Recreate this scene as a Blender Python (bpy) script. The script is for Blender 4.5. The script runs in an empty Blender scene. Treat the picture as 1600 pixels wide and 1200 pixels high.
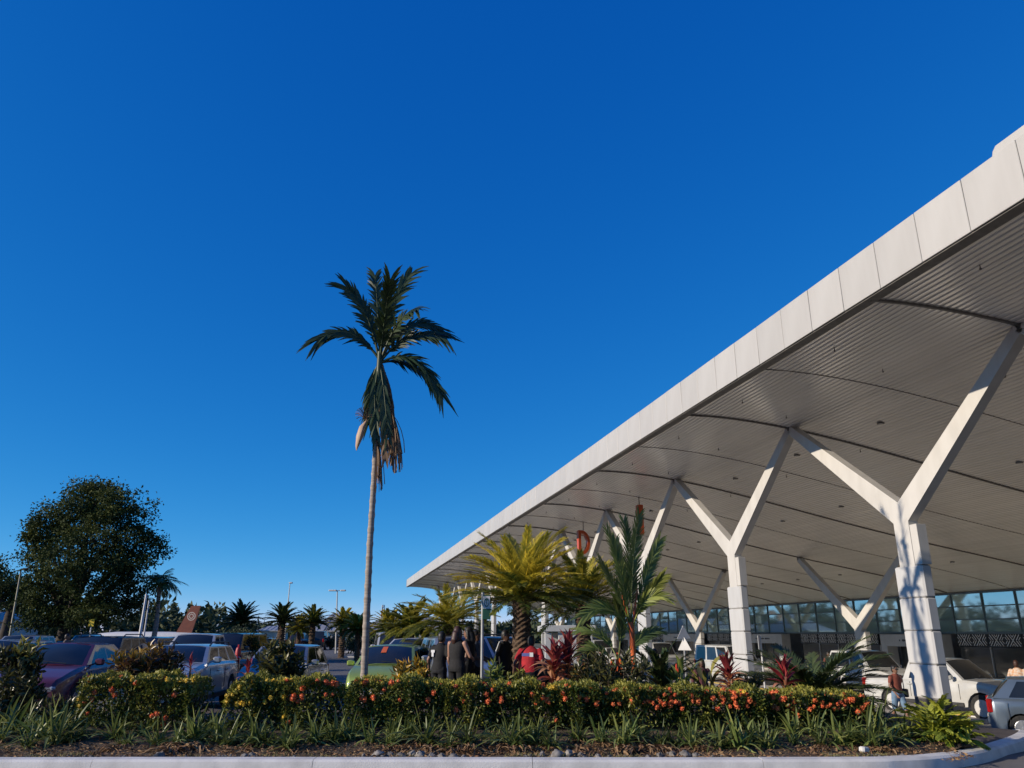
import bpy, math, random
import numpy as np
from mathutils import Vector, Matrix

scene = bpy.context.scene
COL = scene.collection
random.seed(7)
RNG = np.random.default_rng(11)
R = math.radians

# ------------------------------------------------------------------ camera
FPX, PW, PH = 1200.0, 1600, 1200
PITCH = math.atan(389.0 / 1200.0)
EYE = 1.6
cam_d = bpy.data.cameras.new('camera')
cam_d.sensor_width = 36.0
cam_d.lens = 36.0 * FPX / PW
cam_d.clip_start = 0.1
cam_d.clip_end = 6000
cam = bpy.data.objects.new('camera', cam_d)
COL.objects.link(cam)
cam.location = (0, 0, EYE)
cam.rotation_euler = (math.pi / 2 + PITCH, 0, 0)
scene.camera = cam

# ------------------------------------------------------------------ light
SUN_EL = R(19.0)
SUN_TRAVEL = Vector((0.945, 0.327, 0)).normalized()       # horizontal direction the light travels
world = bpy.data.worlds.new('World')
scene.world = world
world.use_nodes = True
wn = world.node_tree
sky = wn.nodes.new('ShaderNodeTexSky')
sky.sky_type = 'NISHITA'
sky.sun_disc = False
sky.sun_elevation = SUN_EL
sky.sun_rotation = math.atan2(-SUN_TRAVEL.x, -SUN_TRAVEL.y)
sky.altitude = 3000
sky.air_density = 0.6
sky.dust_density = 0.0
sky.ozone_density = 6.0
bg = wn.nodes['Background']
# camera-like colour response of the sky, the same for every direction
SKYS = 0.12
sep = wn.nodes.new('ShaderNodeSeparateColor'); comb = wn.nodes.new('ShaderNodeCombineColor')
wn.links.new(sky.outputs[0], sep.inputs[0])
for i_, (pw_, k_) in enumerate(((2.0, 6.2), (0.80, 1.03), (0.40, 0.92))):
    m0 = wn.nodes.new('ShaderNodeMath'); m0.operation = 'MULTIPLY'; m0.inputs[1].default_value = SKYS
    m1 = wn.nodes.new('ShaderNodeMath'); m1.operation = 'POWER'; m1.inputs[1].default_value = pw_
    m2 = wn.nodes.new('ShaderNodeMath'); m2.operation = 'MULTIPLY'; m2.inputs[1].default_value = k_ / SKYS
    wn.links.new(sep.outputs[i_], m0.inputs[0]); wn.links.new(m0.outputs[0], m1.inputs[0]); wn.links.new(m1.outputs[0], m2.inputs[0]); wn.links.new(m2.outputs[0], comb.inputs[i_])
wn.links.new(comb.outputs[0], bg.inputs[0])
bg.inputs[1].default_value = SKYS
sun_d = bpy.data.lights.new('sun', 'SUN')
sun_d.energy = 5.0
sun_d.angle = R(0.5)
sun_d.color = (1.0, 0.87, 0.70)
sun = bpy.data.objects.new('sun', sun_d)
COL.objects.link(sun)
sd = Vector((SUN_TRAVEL.x * math.cos(SUN_EL), SUN_TRAVEL.y * math.cos(SUN_EL), -math.sin(SUN_EL)))
sun.rotation_euler = sd.to_track_quat('-Z', 'Y').to_euler()
sun.location = (-40, -10, 30)
vs = scene.view_settings
vs.view_transform = 'Standard'
vs.look = 'None'
vs.exposure = 0.0
vs.gamma = 1.0
vs.use_curve_mapping = False
scene.render.engine = 'CYCLES'
scene.cycles.use_denoising = True
scene.cycles.max_bounces = 6
scene.cycles.diffuse_bounces = 4
scene.cycles.glossy_bounces = 3
scene.cycles.transmission_bounces = 2
scene.cycles.transparent_max_bounces = 4
scene.cycles.caustics_reflective = False
scene.cycles.caustics_refractive = False

# ------------------------------------------------------------------ helpers
def ss(v, a, b):
    k = min(1.0, max(0.0, (v - a) / (b - a)))
    return k * k * (3 - 2 * k)

DV = Vector((-0.2164, 0.9763, 0))        # along the terminal, away from us
NV = Vector((0.9763, 0.2164, 0))         # across, towards the terminal

def gz(x, y):
    """height of the asphalt"""
    t = 0.9763 * x + 0.2164 * y
    g = -0.2 * ss(y, 17.5, 20.5) - 0.8 * ss(t, 3, 14) * ss(y, 11, 19)
    g -= 0.3 * ss(t, 24, 42) * ss(y, 11, 19)
    g -= 0.08 * (1 - ss(y, 10.4, 13.0))
    return g

def ray(px, py):
    xc, zc = (px - 800) / FPX, (600 - py) / FPX
    return Vector((xc, math.cos(PITCH) - zc * math.sin(PITCH), math.sin(PITCH) + zc * math.cos(PITCH)))

def at(px, py, Y):
    """the point of the place seen at that pixel when it stands Y metres off"""
    r = ray(px, py)
    k = Y / r.y
    return Vector((r.x * k, Y, EYE + r.z * k))

def gx(px, Y):
    """x of something that stands on the ground at depth Y"""
    return at(px, 1040, Y).x

def B(u, w, z):
    """terminal coordinates (along, across, above eye level) to world"""
    p = DV * u + NV * w
    return Vector((p.x, p.y, EYE + z))

# ------------------------------------------------------------------ materials
def _n(nt, t): return nt.nodes.new(t)

def mat(name, col, rough=0.6, metal=0.0, spec=0.5, coat=0.0, col2=None, scale=6.0, amt=1.0, bump=0.0, bscale=40.0,
        tint=None, transl=0.0, detail=4.0, rand=0.0, emit=None, stretch=None, contrast=(0.35, 0.65)):
    m = bpy.data.materials.new(name)
    m.use_nodes = True
    nt = m.node_tree
    p = nt.nodes['Principled BSDF']
    c = (*col, 1)
    p.inputs['Base Color'].default_value = c
    p.inputs['Roughness'].default_value = rough
    p.inputs['Metallic'].default_value = metal
    p.inputs['Specular IOR Level'].default_value = spec
    p.inputs['Coat Weight'].default_value = coat
    p.inputs['Coat Roughness'].default_value = 0.04
    src = None
    tc = None
    if col2 is not None or bump:
        tc = _n(nt, 'ShaderNodeTexCoord')
        vec = tc.outputs['Object']
        if stretch:
            mp = _n(nt, 'ShaderNodeMapping')
            mp.inputs['Scale'].default_value = stretch
            nt.links.new(vec, mp.inputs[0])
            vec = mp.outputs[0]
    if col2 is not None:
        no = _n(nt, 'ShaderNodeTexNoise')
        no.inputs['Scale'].default_value = scale
        no.inputs['Detail'].default_value = detail
        nt.links.new(vec, no.inputs['Vector'])
        mr = _n(nt, 'ShaderNodeMapRange')
        mr.inputs[1].default_value, mr.inputs[2].default_value = contrast
        mr.inputs[4].default_value = amt
        nt.links.new(no.outputs[0], mr.inputs[0])
        mx = _n(nt, 'ShaderNodeMix'); mx.data_type = 'RGBA'
        mx.inputs[6].default_value = c
        mx.inputs[7].default_value = (*col2, 1)
        nt.links.new(mr.outputs[0], mx.inputs[0])
        src = mx.outputs[2]
    if tint is not None:
        at_ = _n(nt, 'ShaderNodeAttribute'); at_.attribute_name = 'tint'
        mx = _n(nt, 'ShaderNodeMix'); mx.data_type = 'RGBA'
        if src is not None: nt.links.new(src, mx.inputs[6])
        else: mx.inputs[6].default_value = c
        mx.inputs[7].default_value = (*tint, 1)
        nt.links.new(at_.outputs['Fac'], mx.inputs[0])
        src = mx.outputs[2]
    if rand:
        oi = _n(nt, 'ShaderNodeObjectInfo')
        mr = _n(nt, 'ShaderNodeMapRange')
        mr.inputs[3].default_value = 1 - rand
        mr.inputs[4].default_value = 1 + rand
        nt.links.new(oi.outputs['Random'], mr.inputs[0])
        hs = _n(nt, 'ShaderNodeHueSaturation')
        nt.links.new(mr.outputs[0], hs.inputs['Value'])
        if src is not None: nt.links.new(src, hs.inputs['Color'])
        else: hs.inputs['Color'].default_value = c
        src = hs.outputs[0]
    if src is not None:
        nt.links.new(src, p.inputs['Base Color'])
    if bump:
        nb = _n(nt, 'ShaderNodeTexNoise')
        nb.inputs['Scale'].default_value = bscale
        nb.inputs['Detail'].default_value = 5
        nt.links.new(vec, nb.inputs['Vector'])
        bp = _n(nt, 'ShaderNodeBump')
        bp.inputs['Strength'].default_value = bump
        bp.inputs['Distance'].default_value = 0.02
        nt.links.new(nb.outputs[0], bp.inputs['Height'])
        nt.links.new(bp.outputs[0], p.inputs['Normal'])
    if transl:
        tr = _n(nt, 'ShaderNodeBsdfTranslucent')
        if src is not None: nt.links.new(src, tr.inputs[0])
        else: tr.inputs[0].default_value = c
        ms = _n(nt, 'ShaderNodeMixShader')
        ms.inputs[0].default_value = transl
        nt.links.new(p.outputs[0], ms.inputs[1])
        nt.links.new(tr.outputs[0], ms.inputs[2])
        nt.links.new(ms.outputs[0], nt.nodes['Material Output'].inputs[0])
    return m

_cache = {}
def paint(col, rough=0.3, metal=0.0, coat=0.6):
    k = ('paint', tuple(col), rough, metal)
    if k not in _cache:
        d = tuple(c * 0.8 for c in col)
        _cache[k] = mat('car_paint', col, rough, metal, 0.5, coat, col2=d, scale=1.6)
    return _cache[k]
def plain(name, col, rough=0.6, **kw):
    k = (name, tuple(col), rough)
    if k not in _cache:
        _cache[k] = mat(name, col, rough, **kw)
    return _cache[k]

# ------------------------------------------------------------------ objects
def tag(o, label=None, cat=None, group=None, kind=None):
    if label: o['label'] = label
    if cat: o['category'] = cat
    if group: o['group'] = group
    if kind: o['kind'] = kind
    return o

def empty(name, loc=(0, 0, 0), rz=0.0):
    o = bpy.data.objects.new(name, None)
    o.location = loc
    o.rotation_euler = (0, 0, rz)
    o.empty_display_size = 0.2
    COL.objects.link(o)
    return o

def link_mesh(name, me, parent=None, loc=None, rot=None, scale=None, m=None):
    o = bpy.data.objects.new(name, me)
    COL.objects.link(o)
    if parent is not None: o.parent = parent
    if loc is not None: o.location = loc
    if rot is not None: o.rotation_euler = rot
    if scale is not None: o.scale = scale if hasattr(scale, '__len__') else (scale,) * 3
    return o

def copy_tree(o, parent=None):
    c = o.copy()
    COL.objects.link(c)
    c.parent = parent
    for ch in o.children:
        copy_tree(ch, c)
    return c

class MB:
    def __init__(s): s.v, s.f, s.t, s.mi = [], [], [], []
    def add(s, vs, fs, tint=0.0):
        b = len(s.v)
        s.v += [tuple(v) for v in vs]
        s.f += [tuple(i + b for i in f) for f in fs]
        s.t += [tint] * len(vs)
        return b
    def box(s, c, d, rz=0.0, tint=0.0, taper=1.0):
        cx, cy, cz = c; x, y, z = d[0] / 2, d[1] / 2, d[2] / 2
        ca, sa = math.cos(rz), math.sin(rz)
        vs = []
        for k, (a, b, e) in enumerate(((-1,-1,-1),(1,-1,-1),(1,1,-1),(-1,1,-1),(-1,-1,1),(1,-1,1),(1,1,1),(-1,1,1))):
            q = taper if e > 0 else 1.0
            X, Y = a * x * q, b * y * q
            vs.append((cx + X * ca - Y * sa, cy + X * sa + Y * ca, cz + e * z))
        s.add(vs, ((3,2,1,0),(4,5,6,7),(0,1,5,4),(1,2,6,5),(2,3,7,6),(3,0,4,7)), tint)
        return s
    def bbox(s, c, d, bev=0.02, rz=0.0):
        """box with chamfered edges"""
        x, y, z = d[0] / 2, d[1] / 2, d[2] / 2
        b = min(bev, x * .9, y * .9, z * .9)
        ca, sa = math.cos(rz), math.sin(rz)
        rings = []
        def ring(zz, i):
            pts = [(-x + i, -y + b + i*0), (-x + b + i*0, -y + i)]
            r = [(-x+i, -y+b+i), (-x+b+i, -y+i), (x-b-i, -y+i), (x-i, -y+b+i), (x-i, y-b-i), (x-b-i, y-i), (-x+b+i, y-i), (-x+i, y-b-i)]
            return [(c[0] + p*ca - q*sa, c[1] + p*sa + q*ca, c[2] + zz) for p, q in r]
        b2 = b * .7
        s.loft([ring(-z, b2), ring(-z + b2, 0), ring(z - b2, 0), ring(z, b2)])
        return s
    def loft(s, rings, caps=True, closed=True, tint=0.0):
        n = len(rings[0]); vs = [p for r in rings for p in r]; fs = []
        m = n if closed else n - 1
        for i in range(len(rings) - 1):
            for j in range(m):
                k = (j + 1) % n
                fs.append((i*n + j, i*n + k, (i+1)*n + k, (i+1)*n + j))
        if caps and closed:
            fs.append(tuple(reversed(range(n))))
            fs.append(tuple((len(rings)-1)*n + j for j in range(n)))
        s.add(vs, fs, tint)
        return s
    def tube(s, pts, rad, n=8, caps=True, tint=0.0, flat=1.0):
        pts = [Vector(p) for p in pts]
        if not hasattr(rad, '__len__'): rad = [rad] * len(pts)
        rings = []; up = None
        for i, p in enumerate(pts):
            d = (pts[min(i+1, len(pts)-1)] - pts[max(i-1, 0)]).normalized()
            if up is None:
                up = Vector((0,0,1)) if abs(d.z) < .9 else Vector((0,1,0))
            sx = d.cross(up)
            if sx.length < 1e-4: sx = d.orthogonal()
            sx.normalize(); up = sx.cross(d).normalized()
            rings.append([p + (sx * math.cos(a) + up * (math.sin(a) * flat)) * rad[i] for a in (2*math.pi*k/n for k in range(n))])
        s.loft(rings, caps, True, tint)
        return s
    def patch(s, P, u0, u1, v0, v1, n=4, m=4, tint=0.0, flip=False):
        vs = [P(u0 + (u1-u0)*i/n, v0 + (v1-v0)*j/m) for i in range(n+1) for j in range(m+1)]
        fs = []
        for i in range(n):
            for j in range(m):
                a = i*(m+1) + j
                f = (a, a+m+1, a+m+2, a+1)
                fs.append(f[::-1] if flip else f)
        s.add(vs, fs, tint)
        return s
    def ball(s, c, r, nu=10, nv=7, tint=0.0):
        if not hasattr(r, '__len__'): r = (r, r, r)
        rings = []
        for i in range(nv + 1):
            a = math.pi * (i + 0.02 * (i == 0) - 0.02 * (i == nv)) / nv
            rings.append([(c[0] + r[0]*math.sin(a)*math.cos(2*math.pi*k/nu), c[1] + r[1]*math.sin(a)*math.sin(2*math.pi*k/nu), c[2] - r[2]*math.cos(a)) for k in range(nu)])
        s.loft(rings, True, True, tint)
        return s
    def prism(s, poly, ax, o, ext):
        """poly in 2-D (a,b) placed by ax=(A,B) vectors at o, extruded by vector ext"""
        A, Bv = Vector(ax[0]), Vector(ax[1]); o = Vector(o); e = Vector(ext)
        r0 = [o + A*a + Bv*b for a, b in poly]
        s.loft([r0, [p + e for p in r0]])
        return s
    def mesh(s, name, m=None, smooth=False):
        me = bpy.data.meshes.new(name)
        me.from_pydata(s.v, [], s.f)
        if any(s.t):
            a = me.attributes.new('tint', 'FLOAT', 'POINT')
            a.data.foreach_set('value', s.t)
        if m is not None: me.materials.append(m)
        if smooth:
            me.polygons.foreach_set('use_smooth', [True] * len(me.polygons))
            if smooth != 'all':
                me.set_sharp_from_angle(angle=R(smooth if smooth is not True else 38))
        return me
    def build(s, name, m=None, parent=None, smooth=False, loc=None, rot=None):
        return link_mesh(name, s.mesh(name, m, smooth), parent, loc, rot)

def np_mesh(name, V, F, m=None, tint=None, smooth=False):
    """V (n,3) float, F (k,4) or (k,3) int"""
    me = bpy.data.meshes.new(name)
    V = np.asarray(V, dtype=np.float32); F = np.asarray(F, dtype=np.int32)
    me.vertices.add(len(V)); me.vertices.foreach_set('co', V.ravel())
    k = F.shape[1]
    me.loops.add(F.size); me.loops.foreach_set('vertex_index', F.ravel())
    me.polygons.add(len(F))
    me.polygons.foreach_set('loop_start', np.arange(0, F.size, k, dtype=np.int32))
    me.polygons.foreach_set('loop_total', np.full(len(F), k, dtype=np.int32))
    if smooth: me.polygons.foreach_set('use_smooth', np.ones(len(F), dtype=bool))
    if tint is not None:
        a = me.attributes.new('tint', 'FLOAT', 'POINT')
        a.data.foreach_set('value', np.asarray(tint, dtype=np.float32))
    me.update(calc_edges=True)
    if m is not None: me.materials.append(m)
    return me

def unit(a):
    return a / np.maximum(np.linalg.norm(a, axis=-1, keepdims=True), 1e-6)

def leaves(C, D, L, W, tint=None, fold=0.25, curl=0.3, rng=RNG):
    """n folded leaves: base points C, directions D, lengths L, widths W -> V, F, tint. Each has 6 verts, 2+2 quads' worth (2 quads)"""
    n = len(C); C = np.asarray(C, float); D = unit(np.asarray(D, float))
    L = np.broadcast_to(np.asarray(L, float), (n,))[:, None]; W = np.broadcast_to(np.asarray(W, float), (n,))[:, None]
    rnd = rng.normal(size=(n, 3))
    S = unit(np.cross(D, rnd)); U = np.cross(S, D)
    base = C
    m1 = C + D * L * .5 + S * W * .5 + U * W * fold
    m0 = C + D * L * .5 - S * W * .5 + U * W * fold
    mid = C + D * L * .55
    tip = C + D * L - U * L * curl * .5
    V = np.stack([base, m0, mid, m1, tip], 1).reshape(-1, 3)
    o = np.arange(n)[:, None] * 5
    F = np.concatenate([o + np.array([[0, 2, 4, 1]]), o + np.array([[0, 3, 4, 2]])], 0)
    T = None if tint is None else np.repeat(np.asarray(tint, float), 5)
    return V, F, T

def join_np(parts):
    Vs, Fs, Ts, b = [], [], [], 0
    for V, F, T in parts:
        Vs.append(V); Fs.append(F + b); b += len(V)
        Ts.append(np.zeros(len(V)) if T is None else T)
    return np.concatenate(Vs), np.concatenate(Fs), np.concatenate(Ts)

def strips(P, W, up, tint=None, fold=0.0):
    """ribbon leaves. P (n,k,3) centre lines, W (n,k) widths, up (n,3) rough normal"""
    n, k, _ = P.shape
    T = np.gradient(P, axis=1)
    S = unit(np.cross(T, np.broadcast_to(up[:, None, :], T.shape)))
    N = unit(np.cross(S, T))
    a = P - S * W[..., None] * .5 + N * W[..., None] * fold
    b = P + S * W[..., None] * .5 + N * W[..., None] * fold
    if fold:
        V = np.stack([a, P, b], 2).reshape(-1, 3); c = 3
    else:
        V = np.stack([a, b], 2).reshape(-1, 3); c = 2
    F = []
    o = (np.arange(n)[:, None] * k * c)
    for i in range(k - 1):
        for j in range(c - 1):
            F.append(o + np.array([[i*c + j, i*c + j + 1, (i+1)*c + j + 1, (i+1)*c + j]]))
    F = np.concatenate(F, 0)
    if tint is None: Tt = None
    else:
        tint = np.asarray(tint, float)
        if tint.ndim == 1: tint = np.repeat(tint[:, None], k, 1)
        Tt = np.repeat(tint.reshape(n, k), c, axis=1).reshape(-1)
    return V, F, Tt

# ------------------------------------------------------------------ surface materials
M_ASPH = mat('asphalt', (0.095, 0.092, 0.092), 0.85, col2=(0.14, 0.135, 0.13), scale=1.3, detail=8, bump=0.35, bscale=120)
M_ROAD = mat('road_asphalt', (0.14, 0.13, 0.125), 0.85, col2=(0.19, 0.18, 0.17), scale=0.9, detail=8, bump=0.3, bscale=120)
M_GRASS = mat('dry_grass', (0.09, 0.10, 0.035), 0.9, col2=(0.17, 0.14, 0.07), scale=0.25, detail=8, bump=0.4, bscale=30)
M_SOIL = mat('soil', (0.055, 0.036, 0.024), 0.95, col2=(0.12, 0.085, 0.05), scale=5, detail=10, bump=1.0, bscale=45)
M_CONC = mat('kerb_concrete', (0.72, 0.70, 0.66), 0.8, col2=(0.55, 0.535, 0.505), scale=3.5, detail=9, bump=0.25, bscale=60, contrast=(0.42, 0.7))
M_TILE = mat('dark_paving', (0.06, 0.05, 0.045), 0.8, col2=(0.10, 0.08, 0.07), scale=4, detail=6, bump=0.2)
M_YEL = mat('yellow_kerb_paint', (0.62, 0.42, 0.05), 0.6, col2=(0.45, 0.33, 0.10), scale=6)
M_LINE = mat('road_paint', (0.62, 0.61, 0.58), 0.7, col2=(0.35, 0.34, 0.33), scale=9, detail=8)

def axis(a, b, fine, coarse):
    out = []
    v = -3000.0
    for s in (-3000, -1500, -700, -350, -200, -120, -80): out.append(float(s))
    x = -60.0
    while x <= b + 1e-6:
        out.append(x)
        x += fine if a <= x < b else coarse
    return out
XS = [-3000, -1500, -700, -350, -200, -120, -80] + [-60 + 4 * i for i in range(13)] + [-10 + i for i in range(41)] + [34 + 4 * i for i in range(7)] + [80, 120, 200, 350, 700, 1500, 3000]
YS = [-3000, -1500, -700, -350, -200, -120, -80, -40, -20, -10, -5, 0, 4, 8] + [10 + i for i in range(27)] + [40 + 5 * i for i in range(15)] + [115, 120, 160, 200, 350, 700, 1500, 3000, 5000]

def sheet(name, xs, ys, dz, m):
    V = [(x, y, gz(x, y) + dz) for x in xs for y in ys]
    k = len(ys)
    F = [(i*k + j, (i+1)*k + j, (i+1)*k + j + 1, i*k + j + 1) for i in range(len(xs)-1) for j in range(k-1)]
    me = bpy.data.meshes.new(name); me.from_pydata(V, [], F); me.materials.append(m)
    me.polygons.foreach_set('use_smooth', [True] * len(F))
    o = link_mesh(name, me)
    tag(o, kind='structure')
    return o
sheet('ground', XS, YS, -0.05, M_GRASS)
sheet('parking_lot', [x for x in XS if -80 <= x <= 58], [y for y in YS if 12 <= y <= 115], 0.0, M_ASPH)
sheet('road', [x for x in XS if -80 <= x <= 58], [y for y in YS if -40 <= y <= 12], 0.0, M_ROAD)

# kerb of the planting bed: straight run, then it swings back on the right
KP = [(-16, 10.85), (-4, 10.85), (3.6, 10.85), (4.9, 10.95), (5.6, 11.2), (6.3, 11.65), (7.0, 12.3), (7.7, 13.0), (8.3, 13.75), (8.8, 14.6), (9.1, 15.6), (9.2, 16.8), (9.0, 17.8)]
def smooth_path(P, n=6):
    out = []
    for i in range(len(P) - 1):
        p0, p1, p2, p3 = (Vector(P[max(i-1, 0)]), Vector(P[i]), Vector(P[i+1]), Vector(P[min(i+2, len(P)-1)]))
        for k in range(n):
            t = k / n
            out.append(0.5 * ((2*p1) + (p2-p0)*t + (2*p0-5*p1+4*p2-p3)*t*t + (3*p1-p0-3*p2+p3)*t**3))
    out.append(Vector(P[-1]))
    return out
KPATH = smooth_path(KP, 4)
def kerb_z(x, y): return 0.09 - 0.75 * ss(x, 7.2, 10.5) * ss(y, 12.5, 19)
# kerb stones, each its own piece about a metre long
kerb = empty('kerb', (0, 10.7, 0)); tag(kerb, kind='structure')
FINE = [KPATH[0]]
for a, b in zip(KPATH[:-1], KPATH[1:]):
    n_ = max(1, int((b - a).length / 0.2))
    FINE += [a.lerp(b, i / n_) for i in range(1, n_ + 1)]
TANG = [(FINE[min(i+2, len(FINE)-1)] - FINE[max(i-2, 0)]).normalized() for i in range(len(FINE))]
st_ = 0
while st_ < len(FINE) - 1:
    en = min(len(FINE) - 1, st_ + 13)
    rings = []
    jog = random.uniform(-.003, .003)
    for i in range(st_, en + 1):
        d = TANG[i]; n = Vector((d.y, -d.x)); q = FINE[i]
        if i == st_: q = q + d * .003
        if i == en: q = q - d * .003
        z = kerb_z(q.x, q.y) + jog
        prof = [(0.0, -.6), (0.0, -.015), (.02, 0), (.19, -.004), (.225, -.03), (.245, -.12), (.25, -.6)]
        rings.append([Vector((q.x + n.x*a, q.y + n.y*a, z + b)) - Vector((0, 10.7, 0)) for a, b in prof])
    MB().loft(rings).build('kerb_stone', M_CONC, kerb, smooth=30)
    st_ = en

# soil of the bed, mounded under the plants
def bed_z(x, y):
    e = min(1, max(0, (y - 10.85) / 1.2))
    edge = kerb_z(x, y)
    z = edge - 0.03 + 0.16 * ss(y, 10.9, 12.6) + 0.015 * math.sin(x * 3.1) * math.sin(y * 5.3) + .012 * math.sin(x * 9.7 + y * 4)
    back = ss(y, 15.6, 16.6)
    return z * (1 - back) + (gz(x, y) - .06) * back
def kx_right(y):
    best = None
    for a, b in zip(KPATH[:-1], KPATH[1:]):
        if min(a.y, b.y) <= y <= max(a.y, b.y) and abs(b.y - a.y) > 1e-5:
            t = (y - a.y) / (b.y - a.y); best = a.x + t * (b.x - a.x)
    return best if best is not None else 4.0
V, F = [], []
ys = [10.86 + .16 * i for i in range(36)]
NX = 150
for y in ys:
    xr = kx_right(y) - 0.0
    for i in range(NX + 1):
        x = -16 + (min(xr, 6.4) + 16) * i / NX
        V.append((x, y, bed_z(x, y) + random.uniform(-.008, .008)))
for j in range(len(ys) - 1):
    for i in range(NX):
        a = j * (NX + 1) + i
        F.append((a, a + 1, a + NX + 2, a + NX + 1))
me = bpy.data.meshes.new('planting_bed'); me.from_pydata(V, [], F); me.materials.append(M_SOIL)
me.polygons.foreach_set('use_smooth', [True] * len(F))
tag(link_mesh('planting_bed', me), kind='structure')
# dark paving at the right-hand nose of the bed
V, F = [], []
yy = [11.7 + .3 * i for i in range(21)]
for y in yy:
    xr = kx_right(y); xl = 6.3 if y > 11.9 else min(6.3, xr - .05)
    for i in range(9):
        x = xl + (xr - xl) * i / 8
        V.append((x, y, kerb_z(x, y) - .012 - .0 * i))
for j in range(len(yy) - 1):
    for i in range(8):
        a = j * 9 + i; F.append((a, a + 1, a + 10, a + 9))
me = bpy.data.meshes.new('pavement'); me.from_pydata(V, [], F); me.materials.append(M_TILE)
tag(link_mesh('pavement', me), kind='structure')

# painted lines
def line(x0, y0, x1, y1, w=.12):
    d = Vector((x1-x0, y1-y0, 0)); n = max(1, int(d.length / 1.0)); s = d.normalized().cross(Vector((0,0,1))) * w/2
    mb = MB(); vs = []; fs = []
    for i in range(n + 1):
        p = Vector((x0, y0, 0)) + d * i / n
        for q in (p - s, p + s): vs.append((q.x, q.y, gz(q.x, q.y) + .005))
    for i in range(n): fs.append((2*i, 2*i+1, 2*i+3, 2*i+2))
    mb.add(vs, fs)
    o = mb.build('painted_line', M_LINE); tag(o, kind='structure'); return o
line(8.6, 19.6, 14.5, 17.6, .16)
line(9.2, 20.6, 15.0, 18.9, .10)
for i in range(6):
    line(-4.9 + i * 0.0, 24 + i * 9, -1.8, 24.3 + i * 9, .1) if i % 2 == 0 else None
for i in range(9): line(-26 + i * 2.7, 25.0, -26 + i * 2.7, 30.0, .1)

# ------------------------------------------------------------------ terminal
M_FASC = mat('fascia_panel', (0.50, 0.49, 0.465), 0.42, col2=(0.455, 0.443, 0.417), scale=2.2, detail=7, stretch=(1, 1, .18), rand=.04, spec=.4)
M_STEEL = mat('white_steel', (0.62, 0.60, 0.565), 0.45, col2=(0.55, 0.53, 0.495), scale=2.6, detail=8, stretch=(1, 1, .3))
M_CLAD = mat('white_cladding', (0.58, 0.58, 0.58), 0.35, col2=(0.51, 0.507, 0.50), scale=3, detail=8, stretch=(1, 1, .2), rand=.02)
M_SOFF = mat('soffit_metal', (0.93, 0.91, 0.87), 0.20, metal=0.25, spec=1.0, col2=(0.88, 0.86, 0.82), scale=.35, rand=.04)
M_RIB = mat('soffit_joint', (0.20, 0.19, 0.175), 0.6, col2=(0.15, 0.14, 0.13))
M_PLINTH = mat('plinth_stone', (0.045, 0.043, 0.045), 0.55, col2=(0.075, 0.07, 0.07), scale=12)
M_PANE = mat('teal_glass', (0.56, 0.79, 0.79), 0.035, metal=0.68, spec=.6, col2=(0.49, 0.71, 0.72), scale=.25, rand=.10)
M_MULL = mat('mullion', (0.10, 0.15, 0.17), 0.4, col2=(0.13, 0.18, 0.2))
M_DARKG = mat('dark_glass', (0.05, 0.056, 0.058), 0.06, spec=0.9, col2=(0.085, 0.09, 0.088), scale=.6)
M_BLACK = mat('frieze_black', (0.012, 0.014, 0.016), 0.5, col2=(0.02, 0.022, 0.024))
M_WHITE = mat('white_paint', (0.64, 0.63, 0.61), 0.5, col2=(0.56, 0.55, 0.53), scale=3)
M_PORT = mat('portal_panel', (0.52, 0.53, 0.53), 0.5, col2=(0.46, 0.47, 0.47), scale=2)

U0, U1 = -12.0, 146.0
TZ = -1.3
term = empty('terminal_building', tuple(DV * 60 + NV * 30 + Vector((0, 0, TZ))), math.atan2(DV.y, DV.x))
tag(term, 'long white airport terminal with sweeping overhanging roof carried on Y-shaped columns', 'building')
def T(u, w, z): return Vector((u - 60, -(w - 30), EYE + z - TZ))
_pc = np.polyfit([12.5, 14.8, 17.2, 22, 31, 42.6], [8.02, 7.97, 7.72, 6.82, 4.96, 2.66], 4)
def zs(w): return float(np.polyval(_pc, w))

# roof deck: closed slab above the soffit
mb = MB()
ws = [12.62 + (44.5 - 12.62) * i / 20 for i in range(21)]
top = [(w, max(zs(w) + .35, 9.15 - .18 * max(0, w - 13.5))) for w in ws]
ring = [(w, z) for w, z in top] + [(w, zs(w) + .06) for w in reversed(ws)]
mb.loft([[T(u, w, z) for w, z in ring] for u in (U0, U1 - .06)])
roof = mb.build('roof', M_FASC, term)
# fascia panels
pw = 1.43
pm = MB().bbox((0, 0, 0), (pw - .018, .05, 1.25), .012).mesh('fascia_panel', M_FASC)
k0 = math.floor((U0 - 11.9) / pw)
u = 11.9 + k0 * pw
while u + pw < U1 + .01:
    link_mesh('fascia_panel', pm, roof, T(u + pw/2, 12.5 + random.uniform(-.004, .004), 8.0 + .625), (random.gauss(0, .004), random.gauss(0, .0012), random.gauss(0, .003)))
    u += pw
ULAST = u
# joint backing, drip edge, raised flashing near us, end fascia
MB().box(T((U0+U1)/2, 12.56, 8.62), (U1-U0, .05, 1.20)).build('fascia_backing', M_RIB, roof)
MB().bbox(T((U0+U1)/2, 12.70, 7.985), (U1-U0, .34, .03), .008).build('drip_edge', M_RIB, roof)
fl = MB(); prof = [(0, 0), (.03, .09), (.12, .17), (.3, .17)]
fl.loft([[T(11.05 - a, 12.5, 9.26), T(11.05 - a, 12.78, 9.26), T(11.05 - a, 12.78, 9.26 + b + .002), T(11.05 - a, 12.5, 9.26 + b + .002)] for a, b in prof + [(20, .17)]])
fl.build('parapet_flashing', M_FASC, roof)
mb = MB(); mb.loft([[T(U1 - .04, w, z) for w, z in ring], [T(U1 + .03, w, z) for w, z in ring]]); mb.build('end_fascia', M_FASC, roof)
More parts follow.
